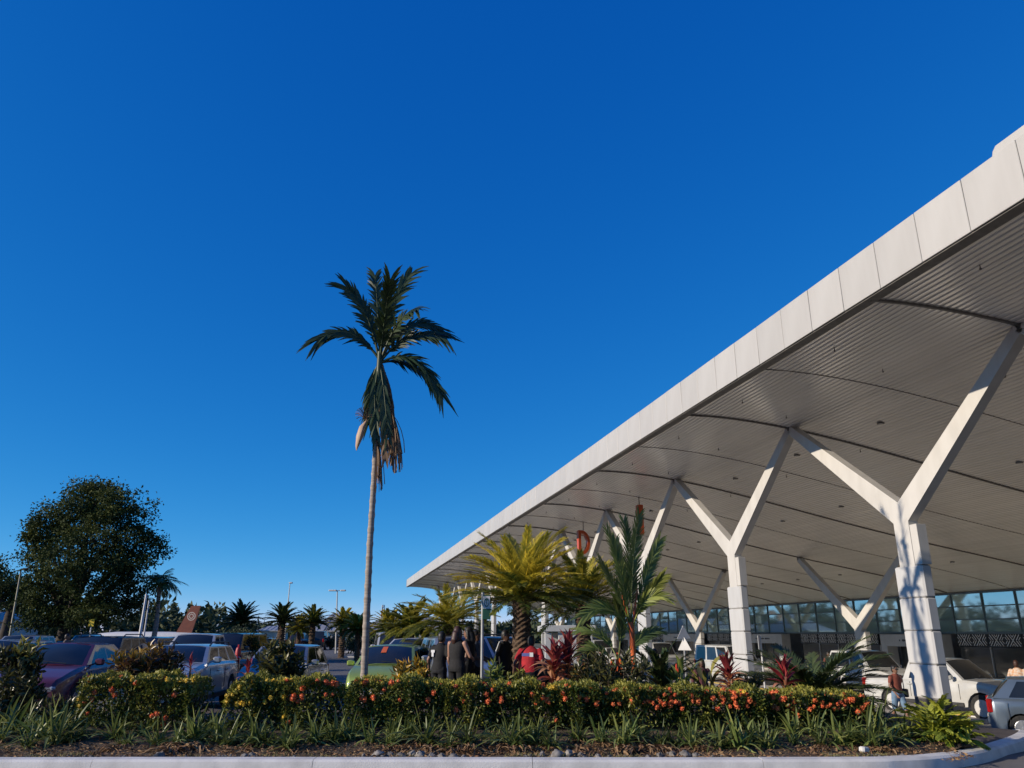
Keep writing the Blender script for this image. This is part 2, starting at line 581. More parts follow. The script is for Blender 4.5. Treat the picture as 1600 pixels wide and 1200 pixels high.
# soffit planks: long, slightly bowed metal strips running along the building
step = 0.2
nu = 14
us = [U0 + .05 + (U1 - U0 - .1) * (i / nu) ** 1.35 for i in range(nu + 1)]
w = 12.70
while w < 42.3:
    mb = MB(); rings = []
    sag = [random.uniform(-.004, .004) for _ in us]
    tl = random.uniform(-.004, .004)
    for uu, s_ in zip(us, sag):
        r = []
        for a, dz in ((.002, .012), (.006, .002), (.05, -.006 + tl*.7), (.1, -.009 + s_), (.15, -.006 - tl*.7), (.194, .002), (.198, .012)):
            r.append(T(uu, w + a, zs(w + a) + dz))
        rings.append(r)
    mb.loft(rings, caps=False, closed=False)
    mb.build('soffit_plank', M_SOFF, roof, smooth='all')
    w += step
# transverse joints in the soffit
def rib(u, h, wd, name):
    mb = MB(); rings = []
    for i in range(31):
        ww = 12.7 + (42.3 - 12.7) * i / 30; z = zs(ww)
        rings.append([T(u - wd/2, ww, z + .01), T(u - wd/2, ww, z - h), T(u + wd/2, ww, z - h), T(u + wd/2, ww, z + .01)])
    mb.loft(rings); mb.build(name, M_RIB, roof)
for k in range(-2, 12): rib(15.4 + 11 * k, .060, .075, 'soffit_rib')
for k in range(-2, 12): rib(20.9 + 11 * k, .024, .014, 'soffit_seam')
# downlights and little hangers
dl = MB(); dl.tube([(0,0,-.01), (0,0,-.05)], .13, 14); dlm = dl.mesh('downlight', M_RIB, smooth=True)
dg = MB(); dg.ball((0,0,-.05), (.085,.085,.025), 12, 4); dgm = dg.mesh('lens', plain('lens_glass', (.5,.5,.48), .1), smooth=True)
for k in range(0, 10):
    for ww in (19.2, 25.0, 36.0):
        d = link_mesh('downlight', dlm, roof, T(18.3 + 5.5 * k * (1 if ww < 30 else 1), ww, zs(ww)))
        link_mesh('lens', dgm, d)
hk = MB(); hk.tube([(0,0,0), (0,0,-.09)], .012, 6); hk.ball((0,0,-.10), (.03,.03,.03), 8, 5); hkm = hk.mesh('sprinkler', M_RIB)
for k in range(0, 9):
    for ww in (13.9, 16.2, 20.5): link_mesh('sprinkler', hkm, roof, T(13.2 + 5.5 * k + (ww - 13.9)*.4, ww, zs(ww)))

# Y columns
def column_meshes(hj, ht, hclad, spread=5.5):
    d = {}
    mb = MB(); th = .33
    def ex(poly): mb.prism(poly, ((1,0,0), (0,0,1)), (0, -th/2, 0), (0, th, 0))
    hw = .33
    ex([(-hw, hclad - .3), (hw, hclad - .3), (hw, hj - .62), (0, hj), (-hw, hj - .62)])
    for s in (-1, 1):
        poly = [(s*.002, hj - .001), (s*hw, hj - .62), (s*(spread + .12), ht - .12), (s*(spread - .16), ht + .06)]
        if s < 0: poly = poly[::-1]
        ex(poly)
    d['column'] = mb.mesh('column', M_STEEL)
    n = 4; hp = .78; ph = (hclad - hp) / n
    d['panel'] = MB().bbox((0, 0, ph/2), (1.2, .36, ph - .014), .05).mesh('cladding_panel', M_CLAD)
    d['ph'] = ph; d['hp'] = hp
    d['plinth'] = MB().bbox((0, 0, hp/2 - .1), (1.17, .33, hp + .19), .03).mesh('plinth', M_PLINTH)
    d['core'] = MB().box((0, 0, hclad/2), (1.15, .30, hclad - .06)).mesh('core', M_RIB)
    d['box'] = MB().bbox((0, 0, (hj - .75 - hclad)/2), (.30, .345, hj - .75 - hclad), .012).mesh('service_box', M_STEEL)
    d['pin'] = MB().ball((0, 0, 0), (.2, .2, .2), 10, 6).mesh('pin_joint', M_RIB, smooth=True)
    return d
CF = column_meshes(6.5, 10.28, 4.55)
CR = column_meshes(3.72, 7.72, 2.45)
def place_column(u, w, zb, d, hj, ht, hclad):
    c = link_mesh('column', d['column'], term, T(u, w, zb))
    for i in range(4): link_mesh('cladding_panel', d['panel'], c, (0, 0, d['hp'] + d['ph'] * i))
    link_mesh('plinth', d['plinth'], c); link_mesh('core', d['core'], c)
    link_mesh('service_box', d['box'], c, (-.50, 0, hclad + .004))
    for s in (-1, 1): link_mesh('pin_joint', d['pin'], c, (s * 5.5, 0, ht + .02))
for k in range(-1, 11): place_column(20.9 + 11*k, 17.2, -2.6, CF, 6.5, 10.28, 4.55)
for k in range(0, 6): place_column(20.9 + 22*k, 31.0, -2.9, CR, 3.72, 7.72, 2.45)

# glass wall
GW = 42.6
bay = 2.75
gt = zs(GW) - .06
gw = MB()
u = 9.9
nb = 0
row = (gt - .02) / 3
while u < U1 - 1:
    gw.box(T(u, GW, gt/2), (.09, .16, gt))
    u += bay; nb += 1
for i in range(4): gw.box(T((9.9 + u)/2, GW + .003, .02 + i * row), (u - 9.9, .13, .07 if i else .14))
glass = gw.build('glass_wall', M_MULL, term)
pn = MB().box((0, 0, 0), (bay - .09, .03, row - .07)).mesh('pane', M_PANE)
for b in range(nb - 1):
    for i in range(3):
        link_mesh('pane', pn, glass, T(9.9 + bay*(b + .5), GW + .02, .02 + row*(i + .5)), (random.gauss(0, .004), 0, random.gauss(0, .003)))
MB().box(T(70, GW + .25, gt + .1), (150, .3, .3)).build('head_trim', M_STEEL, term)

# frieze with white woven motif
PORTALS = [(49.0, 55.4), (69.6, 77.0), (88.2, 97.8), (110, 117)]
fb = MB().box((0, 0, -.40), (bay - .05, .12, .80)).mesh('frieze_panel', M_BLACK)
pt = MB()
def bar(x0, z0, x1, z1, w_):
    a, b = Vector((x0, 0, z0)), Vector((x1, 0, z1)); d = (b - a).normalized(); n = Vector((-d.z, 0, d.x)) * w_/2
    q = [a - n, b - n, b + n, a + n]
    pt.loft([[p + Vector((0, .066, 0)) for p in q], [p + Vector((0, .072, 0)) for p in q]])
h2 = .36
for cx in (-.66, .66):
    for s in (-1, 1):
        bar(cx - .30, s*h2, cx + .30, -s*h2, .045)
        for o_ in (.26,):
            bar(cx + s*(o_), 0.02, cx + s*(o_ + .27), h2, .045)
            bar(cx + s*(o_), -.02, cx + s*(o_ + .27), -h2, .045)
        bar(cx - .12, s*h2, cx, s*.20, .035); bar(cx + .12, s*h2, cx, s*.20, .035)
        bar(cx + s*.44, .02, cx + s*.60, .2, .035); bar(cx + s*.44, -.02, cx + s*.60, -.2, .035)
ptm = pt.mesh('pattern', plain('pattern_white', (.85, .85, .83), .6))
dgp = MB().box((0, 0, 0), (bay - .07, .03, 2.1)).mesh('door_pane', M_DARKG)
mulm = MB().box((0, 0, 0), (.06, .1, 2.1)).mesh('door_mullion', M_PORT)
for b in range(nb - 1):
    uc = 9.9 + bay*(b + .5)
    if any(a - .6 < uc < c + .6 for a, c in PORTALS): continue
    f = link_mesh('frieze_panel', fb, term, T(uc, GW - .05, -.06))
    link_mesh('pattern', ptm, f, (0, 0, -.40))
    link_mesh('door_pane', dgp, term, T(uc, GW + .05, -.90 - 1.05))
    link_mesh('door_mullion', mulm, term, T(uc - bay/2, GW, -.90 - 1.05))
MB().box(T(77, GW + 2.5, .2), (140, .1, 7)).build('rear_wall', M_PORT, term)
for a, c in PORTALS:
    L = c - a
    p = MB()
    p.box(T((a+c)/2, GW - .45, -.53), (L, .9, .86))
    for uu in (a + .35, c - .35): p.box(T(uu, GW - .448, -1.98), (.7, .9, 2.04))
    po = p.build('entrance_portal', M_PORT, term)
    MB().box(T((a+c)/2, GW + .3, -1.98), (L - 1.42, .05, 2.0)).build('door', M_DARKG, po)
    m1 = MB()
    for q in range(1, 4): m1.box(T(a + .7 + (L - 1.4) * q/4, GW + .26, -1.98), (.05, .06, 2.0))
    m1.build('door_frame', M_MULL, po)
    lt = MB(); x = 0
    rr = random.Random(int(a * 10))
    for q in range(19):
        wd = rr.choice((.06, .09, .1, .12))
        if q in (1, 12): x += .16
        lt.box(T((a+c)/2 + L*.16 - x, GW - .905, -.53 + rr.uniform(-.006, .006)), (wd, .012, .12 if q not in (2, 13) else .17)); x += wd + .03
    lt.build('lettering', plain('sign_letters', (.05, .06, .08)), po)

# raised island under the front columns, yellow kerb
isl = MB(); rings = []
for i in range(33):
    u = 17.5 + i * 4
    r = []
    for w_, dz in ((15.6, -.3), (15.6, .11), (19.6, .11), (19.6, -.3)):
        p = DV * u + NV * w_; r.append(Vector((p.x, p.y, gz(p.x, p.y) + dz)))
    rings.append(r)
isl.loft(rings)
tag(isl.build('column_island', mat('island_concrete', (.34, .315, .285), .8, col2=(.42, .39, .36), scale=2, detail=8)), kind='structure')
kb = MB(); ky = empty('island_kerb', tuple(DV*17.5 + NV*19.7 + Vector((0,0,-1.0)))); tag(ky, kind='structure')
for i in range(110):
    for w_ in (15.5, 19.7):
        u = 17.5 + i * 1.2
        a = DV*(u + .01) + NV*w_; b = DV*(u + 1.19) + NV*w_
        if (i // 2) % 2 and w_ < 16: pass
        mb = MB(); rings = []
        for p in (a, b):
            z = gz(p.x, p.y)
            rings.append([Vector((p.x, p.y, 0)) + NV*o_ + Vector((0, 0, z + h_)) - ky.location for o_, h_ in ((-.1, -.2), (-.1, .12), (-.07, .145), (.07, .145), (.1, .12), (.1, -.2))])
        mb.loft(rings); mb.build('kerb_stone', M_YEL if (i % 4) < 3 else M_CONC, ky)
tp = MB(); rings = []
for i in range(41):
    u = 10 + i * 3.5; r = []
    for w_, dz in ((34.0, -.3), (34.0, .12), (43.5, .12), (43.5, -.3)):
        p = DV*u + NV*w_; r.append(Vector((p.x, p.y, gz(p.x, p.y) + dz)))
    rings.append(r)
tp.loft(rings); tag(tp.build('terminal_pavement', mat('pavement_concrete', (.36, .335, .30), .8, col2=(.44, .41, .38), scale=2, detail=8)), kind='structure')

# light concrete road at the terminal doors
tr_ = MB(); vs_, fs_ = [], []
UU = [16 + 3 * i for i in range(45)]; WW = [19.85, 22, 24, 26, 28, 30, 32, 33.9]
for u in UU:
    for w_ in WW:
        p = DV*u + NV*w_; vs_.append((p.x, p.y, gz(p.x, p.y) + .006))
k = len(WW)
tr_.add(vs_, [(i*k + j, i*k + j + 1, (i+1)*k + j + 1, (i+1)*k + j) for i in range(len(UU)-1) for j in range(k-1)])
o = tr_.build('terminal_road', mat('terminal_concrete', (.38, .36, .335), .85, col2=(.45, .43, .40), scale=.8, detail=9, bump=.2, bscale=90), smooth='all'); tag(o, kind='structure')
if o.data.polygons[0].normal.z < 0: o.data.flip_normals()

# orange hanging letters in the V of two columns
M_ORG = mat('orange_letter', (0.62, 0.10, 0.025), 0.35, col2=(0.55, 0.085, 0.02), coat=.3)
def hang_letter(u, w, zc, h, which, label):
    p = DV*u + NV*w
    root = empty('hanging_letter', (p.x, p.y, EYE + zc - h/2), math.atan2(DV.y, DV.x) - math.pi/2)
    tag(root, label, 'sign', 'orange letters hung between the column arms')
    mb = MB(); th = .42; W_ = h * .5
    if which == 'D':
        n = 14; out = [(-W_/2, h/2), (-W_/2, -h/2)]; inn = [(-W_/2 + .2, h/2 - .24), (-W_/2 + .2, -h/2 + .24)]
        oc = [(-W_/2 + .22 + (W_ - .22) * math.cos(a), h/2 * math.sin(a)) for a in (-math.pi/2 + math.pi*i/n for i in range(n+1))]
        ic = [(-W_/2 + .22 + (W_ - .42) * math.cos(a), (h/2 - .24) * math.sin(a)) for a in (-math.pi/2 + math.pi*i/n for i in range(n+1))]
        O = [out[1]] + oc + [out[0]]; I = [inn[1]] + ic + [inn[0]]
        O.append(O[0]); I.append(I[0])
        rings = [[(o[0], -th/2, o[1] + h/2), (o[0], th/2, o[1] + h/2), (i_[0], th/2, i_[1] + h/2), (i_[0], -th/2, i_[1] + h/2)] for o, i_ in zip(O, I)]
        mb.loft(rings, caps=False)
    else:
        mb.bbox((0, 0, h/2), (.32, th, h), .02)
    mb.build('letter', M_ORG, root, smooth=30)
    zt = EYE + zs(w) - (EYE + zc - h/2)
    MB().tube([(0, 0, h - .02), (0, 0, zt)], .03, 8).build('rod', M_RIB, root, smooth=True)
hang_letter(53.9, 17.25, 6.2, 1.75, 'D', 'orange letter D hanging in the V of a column')
hang_letter(42.9, 17.25, 6.35, 1.75, 'I', 'orange upright bar letter hanging beside the palm frond tip')

# ------------------------------------------------------------------ plant materials
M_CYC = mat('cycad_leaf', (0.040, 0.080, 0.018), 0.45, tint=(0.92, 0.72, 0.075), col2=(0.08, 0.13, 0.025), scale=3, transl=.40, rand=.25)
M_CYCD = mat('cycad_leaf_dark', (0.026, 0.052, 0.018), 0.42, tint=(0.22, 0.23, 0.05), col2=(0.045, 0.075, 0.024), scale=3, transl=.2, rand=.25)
M_PALM = mat('palm_leaf', (0.05, 0.098, 0.026), 0.42, tint=(0.42, 0.43, 0.10), col2=(0.08, 0.135, 0.034), scale=3, transl=.22, rand=.2)
M_ARECA = mat('areca_leaf', (0.020, 0.042, 0.014), 0.45, tint=(0.07, 0.10, 0.035), col2=(0.034, 0.058, 0.018), scale=3, transl=.18, rand=.2)
M_DRYF = mat('dry_frond', (0.18, 0.105, 0.06), 0.8, tint=(0.30, 0.20, 0.12), col2=(0.11, 0.06, 0.035), scale=5, transl=.15)
M_TRUNKC = mat('cycad_trunk', (0.055, 0.034, 0.022), 0.95, col2=(0.16, 0.105, 0.065), scale=22, detail=3, bump=.6, bscale=50)
M_BARK = mat('palm_bark', (0.42, 0.36, 0.30), 0.85, col2=(0.26, 0.21, 0.17), scale=3, detail=6, bump=.4, bscale=20, stretch=(.4, .4, 5))
M_TBARK = mat('tree_bark', (0.035, 0.028, 0.022), 0.95, col2=(0.065, 0.052, 0.042), scale=5, detail=8, bump=.8, bscale=12)
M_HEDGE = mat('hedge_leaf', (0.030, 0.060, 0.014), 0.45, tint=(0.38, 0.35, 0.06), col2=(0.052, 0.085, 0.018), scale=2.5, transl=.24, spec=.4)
M_STEM = mat('plant_stem', (0.07, 0.05, 0.03), 0.9, col2=(0.12, 0.09, 0.05), scale=10)
M_FLOW = mat('ixora_flower', (0.72, 0.11, 0.05), 0.6, tint=(0.80, 0.60, 0.08), col2=(0.80, 0.24, 0.08), scale=30, transl=.2, rand=.2)
M_LILY = mat('lily_leaf', (0.040, 0.082, 0.018), 0.42, tint=(0.46, 0.46, 0.15), col2=(0.065, 0.115, 0.026), scale=4, transl=.3, rand=.3, spec=.35)
M_DEAD = mat('dead_leaf', (0.20, 0.095, 0.045), 0.85, tint=(0.34, 0.22, 0.11), col2=(0.12, 0.055, 0.03), scale=8, transl=.1)
M_CORD = mat('cordyline_leaf', (0.34, 0.045, 0.05), 0.42, tint=(0.66, 0.33, 0.16), col2=(0.20, 0.028, 0.035), scale=6, transl=.28, rand=.3)
M_CORDP = mat('cordyline_pink', (0.36, 0.035, 0.05), 0.42, tint=(0.55, 0.24, 0.13), col2=(0.22, 0.022, 0.03), scale=6, transl=.28, rand=.3)
M_CROT = mat('croton_leaf', (0.045, 0.035, 0.018), 0.35, tint=(0.46, 0.30, 0.035), col2=(0.085, 0.035, 0.02), scale=9, transl=.2)
M_CROTG = mat('croton_green', (0.03, 0.045, 0.016), 0.35, tint=(0.30, 0.27, 0.06), col2=(0.055, 0.05, 0.02), scale=9, transl=.2)
M_CROTY = mat('croton_yellow', (0.20, 0.13, 0.02), 0.35, tint=(0.62, 0.36, 0.03), col2=(0.12, 0.12, 0.02), scale=9, transl=.25)
M_FERN = mat('golden_fern', (0.12, 0.20, 0.025), 0.42, tint=(0.46, 0.46, 0.06), col2=(0.20, 0.27, 0.035), scale=5, transl=.3, rand=.15)
M_HELI = mat('heliconia_leaf', (0.045, 0.10, 0.022), 0.36, tint=(0.24, 0.27, 0.06), col2=(0.07, 0.13, 0.03), scale=5, transl=.3, rand=.2)
M_RED = mat('red_bract', (0.55, 0.035, 0.02), 0.4, col2=(0.62, 0.10, 0.03), scale=10)
M_SEAL = mat('orange_crownshaft', (0.56, 0.115, 0.02), 0.35, col2=(0.45, 0.075, 0.018), scale=5, stretch=(1, 1, .3))
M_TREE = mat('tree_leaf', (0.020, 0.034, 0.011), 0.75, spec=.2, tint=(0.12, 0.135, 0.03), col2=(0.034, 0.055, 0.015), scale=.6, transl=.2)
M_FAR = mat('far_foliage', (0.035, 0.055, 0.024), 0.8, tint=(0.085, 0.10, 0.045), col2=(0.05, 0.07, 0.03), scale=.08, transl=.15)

def bez(p0, p1, p2, n):
    t = np.linspace(0, 1, n)[:, None]
    p0, p1, p2 = (np.asarray(p, float) for p in (p0, p1, p2))
    return (1-t)**2 * p0 + 2*(1-t)*t * p1 + t**2 * p2

def frond_np(path, n, length, width, sweep=.9, lift=.35, droop=.3, start=.12, tipfade=.35, yellow=0.0, rng=RNG, k=4, jitter=.12, up0=(0, 0, 1), ragged=0.0, fwd=None):
    """feather leaf: n pairs of leaflets along path (m,3)"""
    m = len(path)
    s = np.linspace(start, 1.0, n)
    idx = s * (m - 1); i0 = np.clip(idx.astype(int), 0, m - 2); fr = (idx - i0)[:, None]
    P = path[i0] * (1 - fr) + path[i0 + 1] * fr
    Tn = unit(path[i0 + 1] - path[i0])
    side = unit(np.cross(Tn, np.broadcast_to(np.asarray(up0, float), Tn.shape)) + 1e-5)
    up = unit(np.cross(side, Tn))
    prof = np.minimum(1, .35 + (s - start) / (1 - start) * 4) * (1 - (1 - tipfade) * np.clip((s - .55) / .45, 0, 1) ** 1.4)
    L = length * prof
    Ps, Ws, Us, Ts = [], [], [], []
    for sg in (-1, 1):
        sw = sweep * (1 - .5 * s)[:, None] + rng.normal(0, jitter, (n, 1))
        d = unit(side * sg * np.cos(.9 - .9 * sw * 0 - 0) * 1.0 + Tn * ((1.25 - sw) if fwd is None else (fwd * (.6 + .9 * s[:, None]))) + up * (lift + rng.normal(0, jitter, (n, 1))))
        Ln = (L * (1 + rng.normal(0, .06, n)))[:, None]
        if ragged: Ln = Ln * (1 - ragged * (rng.random((n, 1)) < .25))
        q = np.linspace(0, 1, k)
        C = P[:, None, :] + d[:, None, :] * Ln[:, None, :] * q[None, :, None]
        C[:, :, 2] -= (droop * Ln * (q[None, :] ** 2))
        w = width * np.array([.55, 1, .8, .12] if k == 4 else np.sin(np.linspace(.5, math.pi - .05, k)))[None, :] * np.ones((n, 1))
        Ps.append(C); Ws.append(w); Us.append(up + rng.normal(0, .2, up.shape))
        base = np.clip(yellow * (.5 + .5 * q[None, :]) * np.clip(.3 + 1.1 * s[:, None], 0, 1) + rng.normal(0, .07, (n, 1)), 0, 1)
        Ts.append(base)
    V, F, T = strips(np.concatenate(Ps), np.concatenate(Ws), np.concatenate(Us), np.concatenate(Ts))
    # midrib
    mb = MB(); mb.tube([tuple(p) for p in path], [max(.004, width * .55 * (1 - .8 * i / (m - 1))) for i in range(m)], 4, caps=False)
    V2 = np.array(mb.v); F2 = np.array(mb.f)
    return join_np([(V, F, T), (V2, F2, np.full(len(V2), min(1, yellow * .8 + .15)))])

def cycad_frond_mesh(L, yellow, m, seed, n=46, arch=.35, lw=.013, ll=.17):
    rng = np.random.default_rng(seed)
    path = bez((0, 0, 0), (L*.55, rng.normal(0, .03), L*arch), (L, rng.normal(0, .05), L*(arch - .22)), 12)
    V, F, T = frond_np(path, n, ll, lw, lift=.35, droop=.25, yellow=yellow, rng=rng, fwd=.75, start=.08, tipfade=.5)
    return np_mesh('frond', V, F, m, T)

def cycad_trunk_mesh(h, r, seed, m=None):
    rng = random.Random(seed); mb = MB(); rings = []; nn = 16; n = max(6, int(h / .05))
    for i in range(n + 1):
        z = h * i / n
        rr = r * (1.0 + .10 * math.sin(i * 2.1) + (.25 if i == 0 else 0))
        rings.append([((rr * (1 + .13 * ((j + i) % 2) + rng.uniform(-.05, .05))) * math.cos(2*math.pi*j/nn), (rr * (1 + .13 * ((j + i) % 2) + rng.uniform(-.05, .05))) * math.sin(2*math.pi*j/nn), z) for j in range(nn)])
    mb.loft(rings)
    return mb.mesh('trunk', m or M_TRUNKC)

_fr = {}
def cycad(name, px, Y, ztop, L, label, group, nfr=44, yel=.7, dark=False, seed=0, trunk_r=.15, lean=0.0, lo=-.35, hi=1.35, zg=None, x=None, sunside=True):
    rng = random.Random(seed)
    X = gx(px, Y) if x is None else x
    g = gz(X, Y) if zg is None else zg
    root = empty(name, (X, Y, g)); tag(root, label, 'cycad' if name.startswith('cycad') else 'palm', group)
    h = ztop - g
    if h > .12:
        t = link_mesh('trunk', cycad_trunk_mesh(h, trunk_r, seed), root)
    m = M_CYCD if dark else M_CYC
    key = (round(L, 2), dark, yel, Y < 30)
    if key not in _fr:
        nn = 46 if L > 1 else 34
        _fr[key] = [cycad_frond_mesh(L, y_, m, 100 + i + int(L*50), nn, a_, ll=.20 * min(1.3, L), lw=.024 if Y < 30 else .055) for i, (y_, a_) in enumerate(((yel, .16), (yel * .9, .22), (yel*.5, .14), (.12, .10), (.06, .05)))]
    V_ = _fr[key]
    for i in range(nfr):
        f = i / (nfr - 1)
        az = i * 2.39996 + rng.uniform(-.2, .2)
        el = hi + (lo - hi) * f ** .75 + rng.uniform(-.12, .12)
        lit = f < .62
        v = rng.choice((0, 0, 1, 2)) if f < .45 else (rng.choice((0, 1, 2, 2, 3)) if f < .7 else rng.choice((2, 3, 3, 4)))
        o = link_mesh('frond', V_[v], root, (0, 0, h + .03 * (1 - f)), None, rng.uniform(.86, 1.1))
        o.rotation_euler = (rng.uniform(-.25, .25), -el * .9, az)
    return root

# ------------------------------------------------------------------ hedges with flowers
def hedge(x0, x1, y0, y1, ztop0, ztop1, label, seed, flowers, yellow):
    rng = np.random.default_rng(seed); rr = random.Random(seed)
    xm, ym = (x0+x1)/2, (y0+y1)/2
    base = bed_z(xm, ym)
    root = empty('hedge', (xm, ym, base)); tag(root, label, 'hedge', 'clipped flowering hedges in the planting bed')
    n = int((x1 - x0) * 7000)
    # points in a rounded box shell
    P = rng.random((n, 3))
    shell = rng.random(n)
    w = (y1 - y0)
    x = x0 + (x1 - x0) * P[:, 0]; y = y0 + w * P[:, 1]; zf = P[:, 2]
    k = shell
    top = k < .36; front = (k >= .36) & (k < .70); back = k > .94
    zf = np.where(top, 1 - np.abs(rng.normal(0, .06, n)), zf)
    y = np.where(front, y0 + np.abs(rng.normal(0, .06, n)), np.where(back, y1 - np.abs(rng.normal(0, .06, n)), y))
    # clumpy surface: bumps and hollows
    bump = .055 * np.sin(x * 7.3 + 1.3 * seed) + .045 * np.sin(x * 13.1 + 4 * zf) + .04 * np.sin(x * 23 + y * 9)
    zt = ztop0 + (ztop1 - ztop0) * (x - x0) / (x1 - x0)
    hol = np.sin(x * 4.1 + zf * 5.0 + seed) + np.sin(x * 9.0 - zf * 7.7 + seed) * .8 + np.sin(x * 2.2 + 2) * .5
    keep = ~(front & (hol > .25) & (zf < .84)) | (rng.random(n) < .10)
    z = base + (zt + bump * .7 - base) * (.05 + .95 * zf)
    y = y - bump * front + .10 * (1 - zf) * front
    # round the ends and top edge
    ex = np.minimum(x - x0, x1 - x); r = .18
    z = z - np.where(ex < r, (1 - np.clip(ex / r, 0, 1)) ** 2 * .22, 0) * zf
    dy = y - y0; z = z - np.where((dy < .12) & top, (1 - dy / .12) ** 2 * .10, 0)
    C = np.stack([x - xm, y - ym, z - base], 1)[keep]
    m_ = len(C)
    out = np.stack([np.zeros(n), np.where(front, -1.0, np.where(back, 1, 0)), np.where(top, 1.0, .25)], 1)[keep]
    D = unit(out + rng.normal(0, .75, (m_, 3)))
    tt = np.clip(np.where(top[keep], .62, .14) + rng.normal(0, .22, m_) + .15 * np.sin(C[:, 0] * 5), 0, 1)  # sunlit hedge top put into the colour: upper leaves tinted yellower
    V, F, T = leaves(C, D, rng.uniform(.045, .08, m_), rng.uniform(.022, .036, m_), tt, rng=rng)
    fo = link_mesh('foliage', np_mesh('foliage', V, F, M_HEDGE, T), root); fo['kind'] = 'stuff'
    # woody inside
    mb = MB()
    for i in range(int((x1 - x0) * 9)):
        a = rr.uniform(x0 + .12, x1 - .12) - xm; b = rr.uniform(y0 + .25, y1 - .2) - ym
        zt_ = ztop0 + (ztop1 - ztop0) * (a + xm - x0) / (x1 - x0) - base
        mb.tube([(a, b, -.05), (a + rr.uniform(-.1, .1), b + rr.uniform(-.1, .1), zt_*.5), (a + rr.uniform(-.22, .22), b + rr.uniform(-.2, .2), zt_*.93)], [.014, .011, .005], 5)
    mb.build('branches', M_STEM, root)
    # flower heads
    for fx, fz, yl in flowers(rr):
        X = x0 + (x1 - x0) * fx
        zt_ = ztop0 + (ztop1 - ztop0) * fx
        if fz > .93: Yq = y0 + rr.uniform(.02, .35); Z = zt_ + rr.uniform(-.03, .02)
        else: Yq = y0 - rr.uniform(.0, .05) + .10 * (1 - fz); Z = base + (zt_ - base) * fz
        o = link_mesh('flower_head', rr.choice(FLOW[1 if yl else 0]), root, (X - xm, Yq - ym, Z - base), (rr.uniform(0, 6), rr.uniform(0, 6), 0), rr.uniform(.65, 1.15))
    return root

def flower_mesh(seed, yl):
    rng = np.random.default_rng(seed); n = 34
    D = unit(rng.normal(size=(n, 3)))
    V, F, T = leaves(D * .020, D + rng.normal(0, .25, (n, 3)), .028, .024, np.full(n, 1.0 if yl else 0.0) * .9 + rng.random(n) * .1, fold=-.2, rng=rng)
    mb = MB(); mb.ball((0, 0, 0), .030, 7, 5, tint=.9 if yl else .02)
    return np_mesh('flower_head', *(lambda q: (q[0], q[1]))(join_np([(V, F, T), (np.array(mb.v), np.array([f for f in mb.f if len(f) == 4]), np.array(mb.t))])), M_FLOW, join_np([(V, F, T), (np.array(mb.v), np.array([f for f in mb.f if len(f) == 4]), np.array(mb.t))])[2])
FLOW = [[flower_mesh(i, False) for i in range(4)], [flower_mesh(10 + i, True) for i in range(3)]]

HY0, HY1 = 12.35, 13.35
def hx(px): return gx(px, 12.6)
def zz(py): return at(800, py, 12.5).z
def fl_a(rr):
    L = [(.06, .55, 0), (.10, .35, 0), (.02, .62, 1), (.04, .5, 1), (.30, .80, 0), (.33, .70, 0), (.50, .93, 0), (.68, .30, 0), (.72, .34, 0), (.80, .26, 0), (.78, .12, 0), (.86, .72, 0), (.14, .62, 0), (.15, .75, 0)]
    return L + [(rr.random(), .97, rr.random() < .6) for _ in range(26)]
def fl_b(rr):
    return [(rr.uniform(.02, .55), rr.uniform(.55, .9), 1) for _ in range(14)] + [(rr.uniform(.62, .98), rr.uniform(.6, .93), 0) for _ in range(9)] + [(rr.uniform(0, .55), .97, 1) for _ in range(16)] + [(rr.uniform(.5, 1), .97, 0) for _ in range(14)] + [(.6, .22, 0), (.55, .3, 1), (.3, .35, 1)]
def fl_c(rr):
    L = [(rr.random(), .97, rr.random() < .3) for _ in range(150)]
    L += [(rr.random(), rr.uniform(.62, .93), rr.random() < .06) for _ in range(52)]
    L += [(.55 + rr.random() * .45, rr.uniform(.55, .93), False) for _ in range(34)]
    L += [(rr.uniform(.9, .985), rr.uniform(.6, .95), False) for _ in range(14)]
    L += [(.40, .22, 0), (.21, .45, 0), (.73, .18, 0), (.855, .42, 0), (.86, .47, 0)]
    return L
hedge(hx(142), hx(312), HY0, HY1, zz(1060), zz(1062), 'short clipped hedge with red and yellow flowers at the left, before a brown croton', 3, fl_a, .3)
hedge(hx(362), hx(532), HY0, HY1, zz(1064), zz(1066), 'clipped hedge with many yellow flower heads in front of the dark bushy croton', 4, fl_b, .6)
hedge(hx(548), hx(1345), HY0, HY1, zz(1064), zz(1089), 'long clipped hedge dotted with orange-red flowers below the cycads and cordylines', 5, fl_c, .1)

# ------------------------------------------------------------------ strappy lilies along the front of the bed
def blade_set(n, L, W, rng, spread=1.0, tint=(.0, .3), droop=.6, k=6, r0=.06):
    az = rng.uniform(0, 2*math.pi, n); el = rng.uniform(.35, 1.35, n) * spread
    Ls = L * rng.uniform(.6, 1.15, n)
    q = np.linspace(0, 1, k)
    h = np.cos(el)[:, None] * Ls[:, None] * q[None]
    v = np.sin(el)[:, None] * Ls[:, None] * q[None] - droop * Ls[:, None] * np.cos(el)[:, None] * (q[None] ** 2.4)
    x0 = rng.normal(0, r0, n); y0 = rng.normal(0, r0, n)
    P = np.stack([x0[:, None] + np.cos(az)[:, None]*h, y0[:, None] + np.sin(az)[:, None]*h, np.maximum(v, -.02)], 2)
    w = W * rng.uniform(.7, 1.2, n)[:, None] * np.array([.7, 1, 1, .95, .7, .08])[None, :k]
    up = np.stack([-np.cos(az) * .3, -np.sin(az) * .3, np.ones(n)], 1) + rng.normal(0, .3, (n, 3))
    T = np.clip(rng.uniform(tint[0], tint[1], n)[:, None] + .1 * q[None], 0, 1)
    return strips(P, w, up, T, fold=.18)
LILY = []
